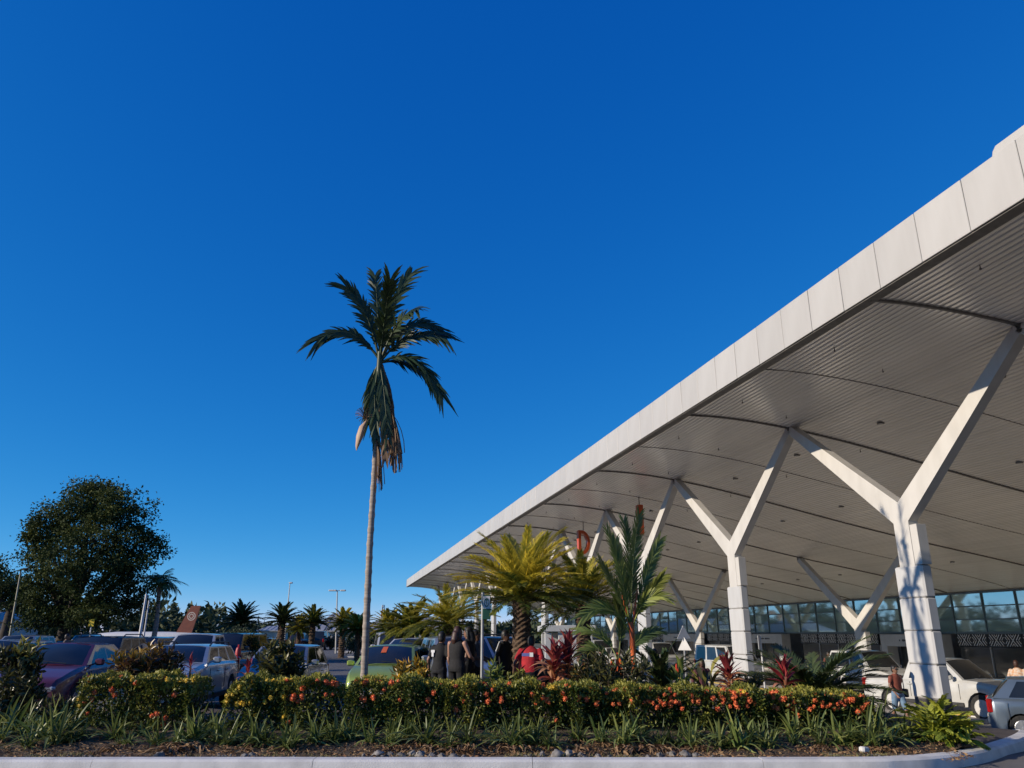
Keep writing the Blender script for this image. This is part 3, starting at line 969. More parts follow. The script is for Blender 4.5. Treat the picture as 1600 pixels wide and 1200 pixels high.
for i in range(6):
    rng = np.random.default_rng(50 + i)
    LILY.append(np_mesh('leaves', *(lambda j: (j[0], j[1], M_LILY, j[2]))(join_np([blade_set(30, .58, .034, rng), blade_set(10, .42, .036, rng, .8, (.4, .9))]))))
DEADM = []
for i in range(4):
    rng = np.random.default_rng(80 + i)
    DEADM.append(np_mesh('dead_leaves', *(lambda j: (j[0], j[1], M_DEAD, j[2]))(join_np([blade_set(70, .26, .020, rng, .55, (0, .9), 1.0, r0=.10)]))))
def lily(px, Y, s, dead, seed, lab=0):
    rr = random.Random(seed); x = gx(px, Y); z = bed_z(x, Y)
    root = empty('lily_clump', (x, Y, z), rr.uniform(0, 6)); root.scale = (s, s, s)
    tag(root, ('green strappy lily clump at the foot of the hedge', 'strappy lily clump with brown dead leaves at its base along the bed')[1 if dead else 0], 'lily',
        ('lily clumps along the bed', 'lily clumps along the bed')[1 if dead else 0])
    o = link_mesh('leaves', rr.choice(LILY), root, (0, 0, .04 if dead else 0)); o['kind'] = 'stuff'
    if dead:
        d = link_mesh('dead_leaves', rr.choice(DEADM), root, (0, 0, .015), (0, 0, rr.uniform(0, 6)), rr.uniform(.8, 1.2)); d['kind'] = 'stuff'
    return root
ORD = [w + '' for w in ('first', 'second', 'third', 'fourth', 'fifth', 'sixth', 'seventh', 'eighth', 'ninth', 'tenth', 'eleventh', 'twelfth', 'thirteenth', 'fourteenth', 'fifteenth', 'sixteenth', 'seventeenth', 'eighteenth', 'nineteenth', 'twentieth')]
ZONES = [(150, 'the purple sedan'), (345, 'the leftmost hedge'), (540, 'the yellow-flowered hedge'), (690, 'the lime green car'), (790, 'the group of people'), (900, 'the red shirt'), (1010, 'the orange palm stem'), (1110, 'the heliconia'), (1215, 'the rounded red cordyline'), (1330, 'the low dark cycad'), (2000, 'the walking woman')]
def zone_labels(pxs, noun):
    """one label each: ordinal from the left within the stretch below a landmark"""
    out = {}; cnt = {}
    for i, p in sorted(enumerate(pxs), key=lambda q: q[1]):
        z = next(n for lim, n in ZONES if p < lim); k = cnt.get(z, 0); cnt[z] = k + 1
        out[i] = '%s %s from the left below %s' % (ORD[k], noun, z)
    return out
LILIES = ((-10, 12.2, 1.1, 0), (22, 11.9, 1.05, 0), (50, 12.4, 1.15, 0), (58, 11.8, 1.0, 0), (88, 12.2, 1.1, 0), (112, 11.85, 1.05, 0), (140, 12.0, .9, 0), (30, 12.8, 1.2, 0), (85, 12.9, 1.2, 0), (120, 12.7, 1.1, 0),
                       (218, 11.9, .8, 0), (255, 12.0, .7, 0), (298, 11.75, .8, 1), (322, 12.1, 1.0, 0), (345, 12.3, 1.0, 0), (335, 12.7, 1.1, 0), (378, 11.8, .85, 0), (410, 12.0, .8, 1), (435, 11.9, .8, 0), (462, 11.75, .7, 1), (500, 12.05, .8, 0),
                       (530, 12.0, .75, 0), (545, 12.3, 1.0, 0), (560, 12.15, .8, 0), (590, 11.95, .8, 0), (625, 11.85, .9, 1), (655, 12.0, .7, 1), (678, 11.8, .95, 1), (705, 11.75, .85, 1), (735, 11.85, 1.0, 1), (772, 11.9, .7, 0),
                       (805, 11.85, .85, 1), (830, 11.95, .8, 1), (862, 11.8, 1.0, 1), (905, 12.0, .85, 1), (930, 11.85, .75, 1), (968, 11.85, .8, 1), (992, 11.9, .9, 1), (1030, 11.85, .8, 1), (1052, 11.95, .9, 0), (1080, 11.85, .9, 1), (1110, 11.85, 1.0, 0),
                       (1140, 11.8, 1.05, 0), (1165, 11.9, .95, 0), (1195, 11.85, 1.0, 0), (1235, 11.8, .8, 0), (1265, 11.8, .8, 1), (1292, 11.9, .9, 0), (1318, 11.85, 1.05, 0), (1345, 11.9, 1.0, 1), (1370, 11.9, 1.05, 0), (1392, 12.2, 1.1, 0), (1355, 12.4, 1.1, 0))
LILIES = LILIES + tuple((150 + 37 * i + (i * 17) % 23, 12.15 + (i * 7 % 5) * .03, .5 + (i * 5 % 7) * .07, 0) for i in range(33))
_ll = zone_labels([q[0] for q in LILIES], 'strappy lily clump')
for i_, (px, Y, s, dead) in enumerate(LILIES):
    r_ = random.Random(i_ * 7 + 1)
    root = lily(px + r_.uniform(-8, 8), Y - (.24 if Y < 12.3 else 0) + r_.uniform(-.14, .14), s * r_.uniform(.65, 1.15), dead, i_ + 1)
    root['label'] = _ll[i_] + (', brown at its base' if dead else '')

for i_, (px, Y, sc) in enumerate(((205, 11.5, 1.0), (285, 11.45, 1.3), (310, 11.5, 1.2), (400, 11.5, .9), (470, 11.5, .8), (610, 11.5, .8), (640, 11.45, 1.1), (690, 11.45, 1.3), (725, 11.45, 1.3), (790, 11.45, 1.2), (850, 11.5, .9), (910, 11.45, 1.1), (968, 11.4, 1.35), (1030, 11.45, 1.1), (1085, 11.5, .9), (1262, 11.45, 1.1), (1345, 11.45, 1.1))):
    x = gx(px, Y); o = link_mesh('dry_tuft', DEADM[i_ % 4], None, (x, Y, bed_z(x, Y)), (0, 0, i_ * 1.3), (sc, sc, sc * 1.25))
    DT = globals().setdefault('DT', []); DT.append((px, o))
_dl = zone_labels([q[0] for q in DT], 'brown dry leaf tuft')
for i_, (px, o) in enumerate(DT): tag(o, _dl[i_], 'dry leaves', 'dry leaf tufts along the bed')

# mulch, twigs and fallen leaves on the soil
rng = np.random.default_rng(5)
n = 9000
x = rng.uniform(-9.5, 6.0, n); y = 10.9 + np.abs(rng.normal(0, .55, n))
z = np.array([bed_z(a, b) for a, b in zip(x, y)]) + .008
D = np.stack([rng.normal(size=n), rng.normal(size=n), rng.normal(0, .25, n)], 1)
V, F, T = leaves(np.stack([x, y, z], 1), D, rng.uniform(.02, .09, n), rng.uniform(.008, .028, n), rng.random(n), rng=rng)
o = link_mesh('leaf_litter', np_mesh('leaf_litter', V, F, M_DEAD, T)); tag(o, 'brown fallen leaves and twigs scattered over the bed soil', 'leaf litter', kind='stuff')
n = 5200
x = rng.uniform(-9.5, 5.5, n); keepg = (np.sin(x * 1.7) + np.sin(x * 4.3 + 1) > .1); x = x[keepg]; n = len(x)
y = 10.9 + np.abs(rng.normal(0, .12, n)); z = np.array([bed_z(a, b) for a, b in zip(x, y)])
D = np.stack([rng.normal(0, .5, n), rng.normal(0, .5, n), np.ones(n)], 1)
V, F, T = leaves(np.stack([x, y, z], 1), D, rng.uniform(.02, .06, n), .006, rng.uniform(.2, 1, n), rng=rng)
o = link_mesh('grass', np_mesh('grass', V, F, mat('kerb_grass', (.10, .12, .03), .7, tint=(.26, .22, .09)), T)); tag(o, 'thin dry grass along the inner edge of the kerb', 'grass', kind='stuff')
# gravel along the kerb
n = 420
gm = MB(); rr = random.Random(9)
for i in range(n):
    a = rr.uniform(-9.5, 5.2); b = 10.9 + abs(rr.gauss(0, .08)); r_ = rr.uniform(.008, .022)
    gm.ball((a, b, bed_z(a, b) + r_*.4), (r_ * rr.uniform(.8, 1.5), r_, r_ * .7), 6, 4)
M_STONE = mat('stone', (.13, .115, .10), .85, col2=(.26, .24, .215), scale=14, bump=.3, rand=.35)
tag(gm.build('gravel', M_STONE, smooth=True), 'small loose gravel lying along the kerb', 'gravel', kind='stuff')
STONES = []
for i in range(5):
    mb = MB(); mb.ball((0, 0, 0), (.075, .06, .055), 9, 6); r2 = random.Random(i)
    mb.v = [tuple(c * (1 + r2.uniform(-.30, .30)) for c in v) for v in mb.v]
    STONES.append(mb.mesh('stone', M_STONE, smooth=50))
STN = ((266, 1.6), (395, .9), (405, 1.0), (470, .8), (575, .7), (597, 1.25), (615, 1.0), (632, 1.3), (650, 1.1), (662, 1.2), (678, .9), (693, 1.35), (711, 1.3), (727, .8), (845, 1.2), (868, 1.55), (886, 1.3), (905, 1.0), (930, 1.0), (948, .9), (1005, .9), (1025, 1.2), (1043, 1.0), (1062, 1.3), (1078, .9), (1393, 1.1), (1405, .9))
_sl = zone_labels([q[0] for q in STN], 'loose kerbside stone')
for i, (px, s) in enumerate(STN):
    x = gx(px, 10.98); y = 10.99 + random.uniform(-.02, .05)
    o = link_mesh('stone', STONES[i % 5], None, (x, y, bed_z(x, y) + .008 * s), (random.uniform(-.3, .3), random.uniform(-.3, .3), random.uniform(0, 6)), (s * .8, s * random.uniform(.6, .9), s * random.uniform(.6, .9)))
    if i == 0: tag(o, 'largest pale stone alone on the grass edge at the left of the bed', 'stone', 'loose stones along the kerb')
    else: tag(o, _sl[i], 'stone', 'loose stones along the kerb')
o = link_mesh('stone', MB().bbox((0, 0, .04), (.12, .1, .07), .02).mesh('stone', M_WHITE), None, (gx(1333, 11.2), 11.2, bed_z(gx(1333, 11.2), 11.2)), (0, .1, .4))
tag(o, 'white broken chunk of concrete on the soil near the golden fern', 'rubble')

# ------------------------------------------------------------------ cordylines
def cord_leaf(L, W, arch, seed, m, tint):
    rng = np.random.default_rng(seed)
    P = bez((0, 0, 0), (L*.45, 0, L*arch), (L, rng.normal(0, .03), L*(arch*.2)), 7)[None]
    w = (W * np.array([.35, .7, 1, 1, .85, .5, .04]))[None]
    V, F, T = strips(P, w, np.array([[0, 0, 1.0]]), np.full((1, 7), tint), fold=.14)
    return np_mesh('leaf', V, F, m, T, smooth=True)
CLV = {k: [cord_leaf(.36, .062, a, i, m, t) for i, (a, t) in enumerate(((.15, .0), (.35, .1), (.5, .45), (.6, .95), (.3, .75)))] for k, m in (('red', M_CORD), ('pink', M_CORDP))}
def cordyline(px, Y, zb, ztop, s, n, kind, label, seed, heads=1, name='cordyline'):
    rr = random.Random(seed); x = gx(px, Y); g = bed_z(x, Y) if Y < 15.8 else gz(x, Y)
    root = empty(name, (x, Y, g)); tag(root, label, 'cordyline')
    n = int(n * 1.7)
    for h in range(heads):
        a = h * 2.2 + seed; r = .0 if heads == 1 else .16
        tip = Vector((math.cos(a)*r, math.sin(a)*r, ztop - g - (.12 * h)))
        MB().tube([(math.cos(a)*r*.3, math.sin(a)*r*.3, -.05), tuple(tip * .6), tuple(tip)], [.022, .018, .012], 6).build('stem', M_STEM, root)
        for i in range(n):
            f = i / max(1, n - 1)
            zz_ = tip.z - (tip.z - max(zb - g, .05)) * f
            el = 1.35 - 1.75 * f ** .8 + rr.uniform(-.15, .15)
            v = rr.choice((0, 0, 1, 1)) if f < .55 else rr.choice((1, 2, 3, 3, 4))
            o = link_mesh('leaf', CLV[kind][v], root, (tip.x, tip.y, zz_), None, s * rr.uniform(.8, 1.15))
            o.rotation_euler = (rr.uniform(-.5, .5), -el, i * 2.39996 + rr.uniform(-.3, .3))
    return root
cordyline(880, 13.9, .80, at(884, 1018, 13.9).z, 1.15, 36, 'red', 'big red cordyline with tan drooping lower leaves beside the red shirt', 1, 2)
cordyline(1137, 13.8, .68, at(1137, 1046, 13.8).z, .95, 38, 'red', 'rounded red cordyline in front of the second column foot', 2)
cordyline(1224, 13.8, .62, at(1224, 1052, 13.8).z, 1.0, 20, 'pink', 'upright crimson cordyline beside the dark spreading cycad', 3)
cordyline(388, 13.7, .78, at(388, 1048, 13.7).z, .62, 17, 'pink', 'pinkish red cordyline next to the dark bushy croton', 4)
cordyline(298, 13.7, .95, at(298, 1036, 13.7).z, .5, 9, 'pink', 'small red cordyline rising behind the brown croton', 5)
cordyline(812, 13.9, .80, at(812, 1050, 13.9).z, .6, 12, 'red', 'low dark red cordyline at the feet of the jacketed person', 6)

# ------------------------------------------------------------------ crotons and leafy shrubs
def shrub(name, px, Y, rx, rz_, zc, n, L, W, m, tintf, label, cat, seed, rosette=True):
    rng = np.random.default_rng(seed); rr = random.Random(seed); x = gx(px, Y); g = bed_z(x, Y) if Y < 15.8 else gz(x, Y)
    root = empty(name, (x, Y, g)); tag(root, label, cat)
    parts = []; st = MB(); cz = zc - g
    nc = max(5, n // 16)
    for c in range(nc):
        u_ = rng.normal(size=3); u_ /= np.linalg.norm(u_); r = rng.random() ** .4
        tip = np.array([u_[0]*rx*r, u_[1]*rx*.8*r, cz + u_[2]*rz_*r])
        tip[2] = max(tip[2], .08)
        st.tube([(tip[0]*.2, tip[1]*.2, -.05), tuple(tip * np.array([.7, .7, .6])), tuple(tip)], [.013, .010, .006], 5)
        k = 16; a = np.arange(k) * 2.4; f = np.arange(k) / k
        el = 1.2 - 1.7 * f
        D = np.stack([np.cos(a)*np.cos(el), np.sin(a)*np.cos(el), np.sin(el)], 1) + rng.normal(0, .15, (k, 3))
        C = tip[None] + np.stack([np.zeros(k), np.zeros(k), -.16 * f], 1)
        tt = np.clip(tintf(u_, r, rng) * (1.15 - f) + rng.normal(0, .12, k), 0, 1)
        parts.append(leaves(C, D, L * rng.uniform(.7, 1.15, k), W * rng.uniform(.8, 1.15, k), tt, curl=.5, rng=rng))
    V, F, T = join_np(parts)
    o = link_mesh('leaves', np_mesh('leaves', V, F, m, T), root); o['kind'] = 'stuff'
    st.build('stems', M_STEM, root)
    return root
top_y = lambda u_, r, rng: (.95 if (u_[2] > .35 and u_[0] < .3) else .12) * rng.uniform(.3, 1.1)
shrub('croton', 228, 13.9, .62, .30, at(228, 1034, 13.9).z - .05, 1500, .17, .05, M_CROT, top_y, 'brown and yellow croton bush behind the leftmost hedge', 'shrub', 21)
shrub('croton', 437, 13.9, .46, .36, at(437, 1032, 13.9).z - .08, 1000, .17, .055, M_CROTG, lambda u_, r, rng: .28 * rng.random(), 'dark bushy croton in front of the grey parked car', 'shrub', 22)
shrub('croton', 642, 13.9, .32, .24, at(642, 1048, 13.9).z - .05, 560, .17, .05, M_CROTY, lambda u_, r, rng: rng.random(), 'bright yellow croton in front of the lime green car', 'shrub', 23)
shrub('croton', 30, 13.8, .42, .30, at(30, 1030, 13.8).z, 650, .18, .055, M_CROTG, lambda u_, r, rng: .9 if (u_[2] > .3 and rng.random() < .7) else .05, 'yellow-tipped croton at the left edge of the bed', 'shrub', 24)
shrub('shrub', 20, 13.2, .55, .40, .62, 1100, .14, .05, M_CROTG, lambda u_, r, rng: .05, 'dark leafy shrub filling the left corner below the yellow-tipped croton', 'shrub', 25)
shrub('shrub', 95, 13.0, .42, .22, .40, 620, .13, .04, M_CROTG, lambda u_, r, rng: .04, 'low dark shrub hiding the bumper of the purple sedan', 'shrub', 35)
shrub('shrub', 135, 13.1, .3, .2, .42, 420, .13, .04, M_CROTG, lambda u_, r, rng: .08, 'dark shrub between the purple sedan and the leftmost hedge', 'shrub', 36)
shrub('shrub', 772, 13.7, .14, .16, at(772, 1052, 13.7).z, 110, .16, .05, M_HELI, lambda u_, r, rng: .75, 'small light green leafy plant below the green and white sign', 'shrub', 26)
shrub('shrub', 808, 13.6, .2, .2, at(808, 1060, 13.6).z, 240, .10, .04, M_HEDGE, lambda u_, r, rng: .5, 'loose ixora sprig with a red bloom beside the red shirt', 'shrub', 27)
shrub('shrub', 1168, 13.9, .2, .2, at(1168, 1064, 13.9).z, 260, .10, .035, M_CROTG, lambda u_, r, rng: .1, 'small dark shrub at the foot of the second column', 'shrub', 28)
shrub('croton', 902, 13.8, .22, .18, at(902, 1062, 13.8).z, 200, .13, .045, M_CROT, lambda u_, r, rng: .6 * rng.random(), 'small tan croton right of the big red cordyline', 'shrub', 29)
shrub('shrub', 960, 13.7, .7, .34, at(960, 1052, 13.7).z, 1300, .16, .04, M_CROTG, lambda u_, r, rng: .06, 'dark undergrowth around the orange palm stems', 'shrub', 30)
shrub('shrub', 310, 13.6, .2, .06, at(310, 1062, 13.2).z, 170, .05, .03, M_CROTY, lambda u_, r, rng: .95, 'bright yellow foliage tuft at the end of the leftmost hedge', 'shrub', 31)
# broad leaved clump with a red bract
def broad(px, Y, n, L, W, m, label, seed, bract=True, name='heliconia'):
    rr = random.Random(seed); x = gx(px, Y); g = bed_z(x, Y) if Y < 15.8 else gz(x, Y)
    root = empty(name, (x, Y, g)); tag(root, label, 'shrub')
    ms = [cord_leaf(L, W, a, seed + i, m, t) for i, (a, t) in enumerate(((.1, .1), (.3, .5), (.45, .9)))]
    for i in range(n):
        f = i / n; a = i * 2.4 + rr.uniform(-.3, .3); el = rr.uniform(.25, 1.35)
        h = rr.uniform(.25, .75); b = (math.cos(a)*.12, math.sin(a)*.12, h)
        MB().tube([(math.cos(a)*.05, math.sin(a)*.05, -.03), b], [.012, .008], 5).build('stalk', m, root)
        o = link_mesh('leaf', ms[i % 3], root, b, None, rr.uniform(.7, 1.1)); o.rotation_euler = (rr.uniform(-.4, .4), -el, a)
    if bract:
        MB().tube([(-.08, -.1, .5), (-.1, -.12, .78)], [.01, .01], 5).build('flower_stalk', m, root)
        b = MB(); b.ball((-.1, -.12, .83), (.02, .018, .06), 8, 6); b.ball((-.08, -.12, .79), (.015, .016, .04), 8, 6); b.build('bract', M_RED, root, smooth=True)
broad(1064, 13.8, 22, .36, .075, M_HELI, 'light green broad-leaved clump with one red bract', 61)
broad(1100, 14.1, 14, .42, .10, M_CROTG, 'dark broad-leaved clump between the heliconia and the rounded cordyline', 62, False, 'broad_leaf_plant')

# golden fern at the right end of the bed
def fern(px, Y, n, L, label, seed, m=M_FERN):
    rr = random.Random(seed); x = gx(px, Y); g = bed_z(x, Y) if x < 6.3 else kerb_z(x, Y)
    root = empty('fern', (x, Y, g)); tag(root, label, 'fern')
    ms = []
    for i in range(4):
        rng = np.random.default_rng(seed + i)
        path = bez((0, 0, 0), (L*.45, 0, L*(.5 - .1*i)), (L, rng.normal(0, .04), L*(.1 - .08*i)), 10)
        V, F, T = frond_np(path, 20, .11, .042, sweep=.6, lift=.1, droop=.3, start=.1, yellow=(.95, .7, .4, .15)[i], rng=rng)
        ms.append(np_mesh('frond', V, F, m, T))
    for i in range(n):
        f = i / n
        o = link_mesh('frond', ms[rr.choice((0, 0, 1, 1)) if f < .6 else rr.choice((1, 2, 3))], root, (rr.uniform(-.12, .12), rr.uniform(-.1, .1), 0), None, rr.uniform(.75, 1.1))
        o.rotation_euler = (rr.uniform(-.4, .4), -(1.15 - 1.25 * f), i * 2.4)
fern(1447, 11.9, 52, .62, 'bright golden green fern at the right end of the bed', 71)
fern(1480, 11.75, 20, .42, 'low fern spilling over the kerb at the nose of the bed', 75)

# ------------------------------------------------------------------ cycads
cycad('cycad', 815, 17.2, at(815, 938, 17.2).z, 1.60, 'largest cycad with yellow-tipped crown and thick shaggy trunk', 'cycads of the planting bed', 104, 1.0, seed=1, trunk_r=.18, lo=-.15, hi=1.3)
cycad('cycad', 913, 19.4, at(913, 945, 19.4).z, 1.4, 'second cycad with shaggy trunk right of the largest cycad', 'cycads of the planting bed', 70, .72, seed=2, trunk_r=.16, lo=-.2, hi=1.2)
cycad('cycad', 1268, 14.6, .45, 1.4, 'low dark cycad with long spreading fronds and no visible trunk', 'cycads of the planting bed', 60, .3, dark=True, seed=3, lo=-.05, hi=.85, zg=.08)
cycad('cycad', 700, 24.5, at(700, 975, 24.5).z, 1.45, 'yellow-green cycad behind the group of people', 'cycads around the car park', 64, .85, seed=4, lo=-.4, hi=.95)
cycad('cycad', 640, 33, at(640, 985, 33).z, 1.3, 'dark green cycad with light tips left of the yellow-green one', 'cycads around the car park', 64, .35, seed=5, lo=-.5)
cycad('cycad', 603, 50, at(603, 983, 50).z, 1.3, 'small yellowish cycad right behind the palm trunk', 'cycads around the car park', 56, .8, seed=6, lo=-.4)
cycad('cycad', 556, 55, at(556, 984, 55).z, 1.4, 'yellowish cycad left of the palm trunk', 'cycads around the car park', 56, .7, seed=7, lo=-.4)
cycad('cycad', 532, 62, at(532, 976, 62).z, 1.35, 'cycad with yellow crown below the double-headed lamp post', 'cycads around the car park', 60, .75, seed=8, lo=-.35, trunk_r=.22)
cycad('cycad', 484, 60, at(484, 974, 60).z, 1.4, 'tall cycad with upright fronds before the grey roof', 'cycads around the car park', 56, .25, seed=9, lo=-.1, trunk_r=.2)
cycad('cycad', 463, 66, at(463, 984, 66).z, 1.4, 'low orange-yellow cycad left of the grey roof', 'cycads around the car park', 56, .95, seed=10, lo=-.3)
cycad('cycad', 435, 58, at(435, 972, 58).z, 1.45, 'dark cycad with forked trunk beside the thin lamp post', 'cycads around the car park', 64, .3, dark=True, seed=11, lo=-.15, trunk_r=.24)
cycad('cycad', 370, 55, at(370, 974, 55).z, 1.55, 'dark round-headed cycad above the black minivan', 'cycads around the car park', 66, .3, dark=True, seed=12, lo=-.35, trunk_r=.24)
cycad('cycad', 1033, 15.6, .55, .9, 'small dark cycad beside the white shirted person', 'cycads of the planting bed', 26, .1, dark=True, seed=13, lo=.3, hi=1.4, zg=.05)

# ------------------------------------------------------------------ lipstick palm with orange stems
def lipstick():
    Y = 15.2; p0 = at(989, 1062, Y); x = p0.x; g = bed_z(x, Y)
    root = empty('lipstick_palm', (x, Y, g)); tag(root, 'clump palm with bright orange stem and upright feathery fronds', 'palm')
    O = Vector((x, Y, g))
    def L(px, py, dy=0.0): return tuple(at(px, py, Y + dy) - O)
    st = MB(); pts = [L(991, 1070), L(990, 1030), L(987, 985), L(986, 972)]; st.tube(pts, [.052, .048, .05, .055], 10); st.build('stem', M_SEAL, root, smooth=True)
    for q in ((964, 1066, 966, 1020, .3), (972, 1066, 970, 1028, .1), (958, 1066, 957, 1030, .5)):
        MB().tube([L(q[0], q[1], q[4]), L(q[2], q[3], q[4])], [.035, .04], 8).build('stem', M_SEAL, root, smooth=True)
    MB().tube([L(984, 978), L(978, 955), L(972, 930)], [.03, .022, .012], 7).build('petiole', M_SEAL, root, smooth=True)
    MB().tube([L(989, 978), L(992, 950), L(996, 920)], [.03, .022, .012], 7).build('petiole', M_SEAL, root, smooth=True)
    rng = np.random.default_rng(4)
    for base, mid, tip, d1, d2, ll, yl in (((987, 985), (985, 890), (998, 806), 0, .1, .40, .2), ((985, 985), (975, 900), (950, 832), -.1, -.3, .40, .15), ((989, 980), (1005, 900), (1030, 845), .1, .3, .36, .4),
            ((986, 980), (965, 920), (938, 878), -.2, -.5, .38, .3), ((989, 975), (1010, 930), (1036, 900), -.1, -.4, .34, .75), ((984, 990), (960, 930), (912, 962), -.1, -.3, .40, .35),
            ((986, 985), (990, 880), (975, 815), .2, .6, .40, .1), ((988, 985), (1002, 920), (1040, 935), -.2, -.4, .34, .6), ((964, 1030), (950, 985), (905, 985), .2, .3, .34, .3),
            ((966, 1030), (975, 970), (962, 935), .3, .2, .34, .2), ((970, 1035), (1000, 985), (1030, 985), .3, .5, .3, .2), ((962, 1040), (935, 1000), (912, 1020), .2, .1, .3, .2), ((986, 980), (970, 900), (962, 845), .3, .8, .4, .6)):
        path = bez(L(*base), L(mid[0], mid[1], d1), L(tip[0], tip[1], d2), 14)
        V, F, T = frond_np(path, 38, ll, .030, lift=.15, droop=.18, start=.22, tipfade=.7, yellow=yl, rng=rng, up0=(.3, -.5, .4), fwd=1.15)
        link_mesh('frond', np_mesh('frond', V, F, M_PALM, T), root)
lipstick()

# ------------------------------------------------------------------ tall areca palm
def areca():
    Y = 18.7; b = at(569, 1060, Y); x = b.x; g = gz(x, Y)
    root = empty('areca_palm', (x, Y, g)); tag(root, 'tall slender palm with dark ragged crown towering over the car park', 'palm')
    O = Vector((x, Y, g))
    def L(px, py, dy=0.0): return tuple(at(px, py, Y + dy) - O)
    tr = MB(); rings = []
    n = 120
    P = [L(567, 1110), L(569, 1055), L(573, 960), L(578, 850), L(585, 740), L(590, 640), L(593, 575)]
    def pt(t):
        k = t * (len(P) - 1); i = min(int(k), len(P) - 2); f = k - i
        return Vector(P[i]).lerp(Vector(P[i+1]), f)
    for i in range(n + 1):
        t = i / n; p = pt(t); r = .088 * (1 - .34 * t) + (.012 if i % 4 == 0 else 0) + (.03 if t < .03 else 0)
        rings.append([p + Vector((math.cos(2*math.pi*j/12)*r, math.sin(2*math.pi*j/12)*r, 0)) for j in range(12)])
    tr.loft(rings); tr.build('trunk', M_BARK, root, smooth=True)
    MB().tube([L(590, 650), L(592, 600), L(594, 550)], [.085, .10, .07], 10).build('crownshaft', M_ARECA, root, smooth=True)
    rng = np.random.default_rng(14)
    F_ = (((595, 560), (600, 480), (648, 408), 0, .2, .62, .25), ((594, 560), (590, 470), (585, 412), .1, .6, .58, .3), ((592, 560), (575, 470), (535, 432), -.1, -.3, .60, .1),
          ((593, 562), (545, 490), (484, 524), 0, -.3, .52, .1), ((597, 560), (640, 470), (704, 512), .2, .6, .52, .1), ((597, 562), (640, 505), (706, 520), -.1, -.5, .5, .15),
          ((597, 566), (655, 530), (705, 625), 0, .2, .5, .1), ((597, 566), (650, 555), (690, 610), .3, .9, .45, .1), ((594, 560), (600, 500), (612, 420), -.3, -1.0, .6, .3), ((596, 560), (625, 480), (660, 470), -.4, -1.3, .5, .1),
          )
    for base, mid, tip, d1, d2, ll, yl in F_:
        tip = (base[0] + (tip[0] - base[0])*.86, base[1] + (tip[1] - base[1])*.86); mid = (base[0] + (mid[0] - base[0])*.9, base[1] + (mid[1] - base[1])*.9)
        path = bez(L(*base), L(mid[0], mid[1], d1), L(tip[0], tip[1], d2), 14)
        V, F, T = frond_np(path, 36, ll * .92, .066, lift=.05, droop=.30, start=.14, tipfade=1.25, yellow=yl, rng=rng, up0=(.2, -.8, .3), jitter=.26, ragged=.45, fwd=1.2)
        link_mesh('frond', np_mesh('frond', V, F, M_ARECA, T), root)
    for base, mid, tip, d1, ll, yl, m in (((594, 570), (600, 600), (606, 680), -.25, .28, .5, M_ARECA), ((592, 570), (582, 610), (588, 680), -.2, .26, .3, M_ARECA), ((597, 570), (612, 620), (614, 705), .1, .24, .4, M_DRYF), ((590, 572), (578, 590), (576, 660), .2, .3, .3, M_ARECA), ((594, 575), (600, 640), (602, 715), -.22, .20, .6, M_DRYF)):
        path = bez(L(*base), L(mid[0], mid[1], d1), L(tip[0], tip[1], d1), 12)
        V, F, T = frond_np(path, 26, ll, .06, sweep=.3, lift=.05, droop=1.0, start=.1, tipfade=.8, yellow=yl, rng=rng, up0=(.2, -1, .2), jitter=.2)
        link_mesh('frond', np_mesh('frond', V, F, m, T), root)
    # fruit strands and dry flower stalks
    for cx, top, bot, cnt, wd in ((618, 660, 735, 70, 9), (592, 690, 765, 46, 7)):
        Ps = []
        for i in range(cnt):
            a0 = cx + random.gauss(0, wd*.5); a1 = a0 + random.gauss(0, 3)
            Ps.append(bez(L(cx - 6, top - 15, random.uniform(-.15, .2)), L(a0, top + 10, random.uniform(-.2, .2)), L(a1, bot + random.uniform(-28, 5), random.uniform(-.2, .2)), 5))
        Ps = np.array(Ps); V, F, T = strips(Ps, np.full(Ps.shape[:2], .022), rng.normal(0, 1, (cnt, 3)) + np.array([0, -1, 0]), rng.random(cnt))
        link_mesh('fruit_strands', np_mesh('fruit_strands', V, F, M_DRYF, T), root)
    Ps = []
    for i in range(60):
        a = random.uniform(0, 6.28); Ps.append(bez(L(572, 655, -.1), L(568 + 8*math.cos(a), 645 + 8*math.sin(a), -.1), L(568 + 13*math.cos(a), 648 + 12*math.sin(a), random.uniform(-.3, .1)), 4))
    Ps = np.array(Ps); V, F, T = strips(Ps, np.full(Ps.shape[:2], .012), rng.normal(0, 1, (60, 3)))
    link_mesh('flower_spray', np_mesh('flower_spray', V, F, M_DRYF, T), root)
    sp = MB(); sp.tube([L(572, 658, -.15), L(566, 668, -.18), L(562, 682, -.2), L(558, 697, -.2), L(557, 704, -.2)], [.03, .11, .125, .06, .012], 10, flat=.7)
    sp.build('spathe', mat('spathe', (.48, .33, .22), .6, col2=(.36, .22, .14), scale=6, stretch=(1, 1, .3)), root, smooth=True)
areca()

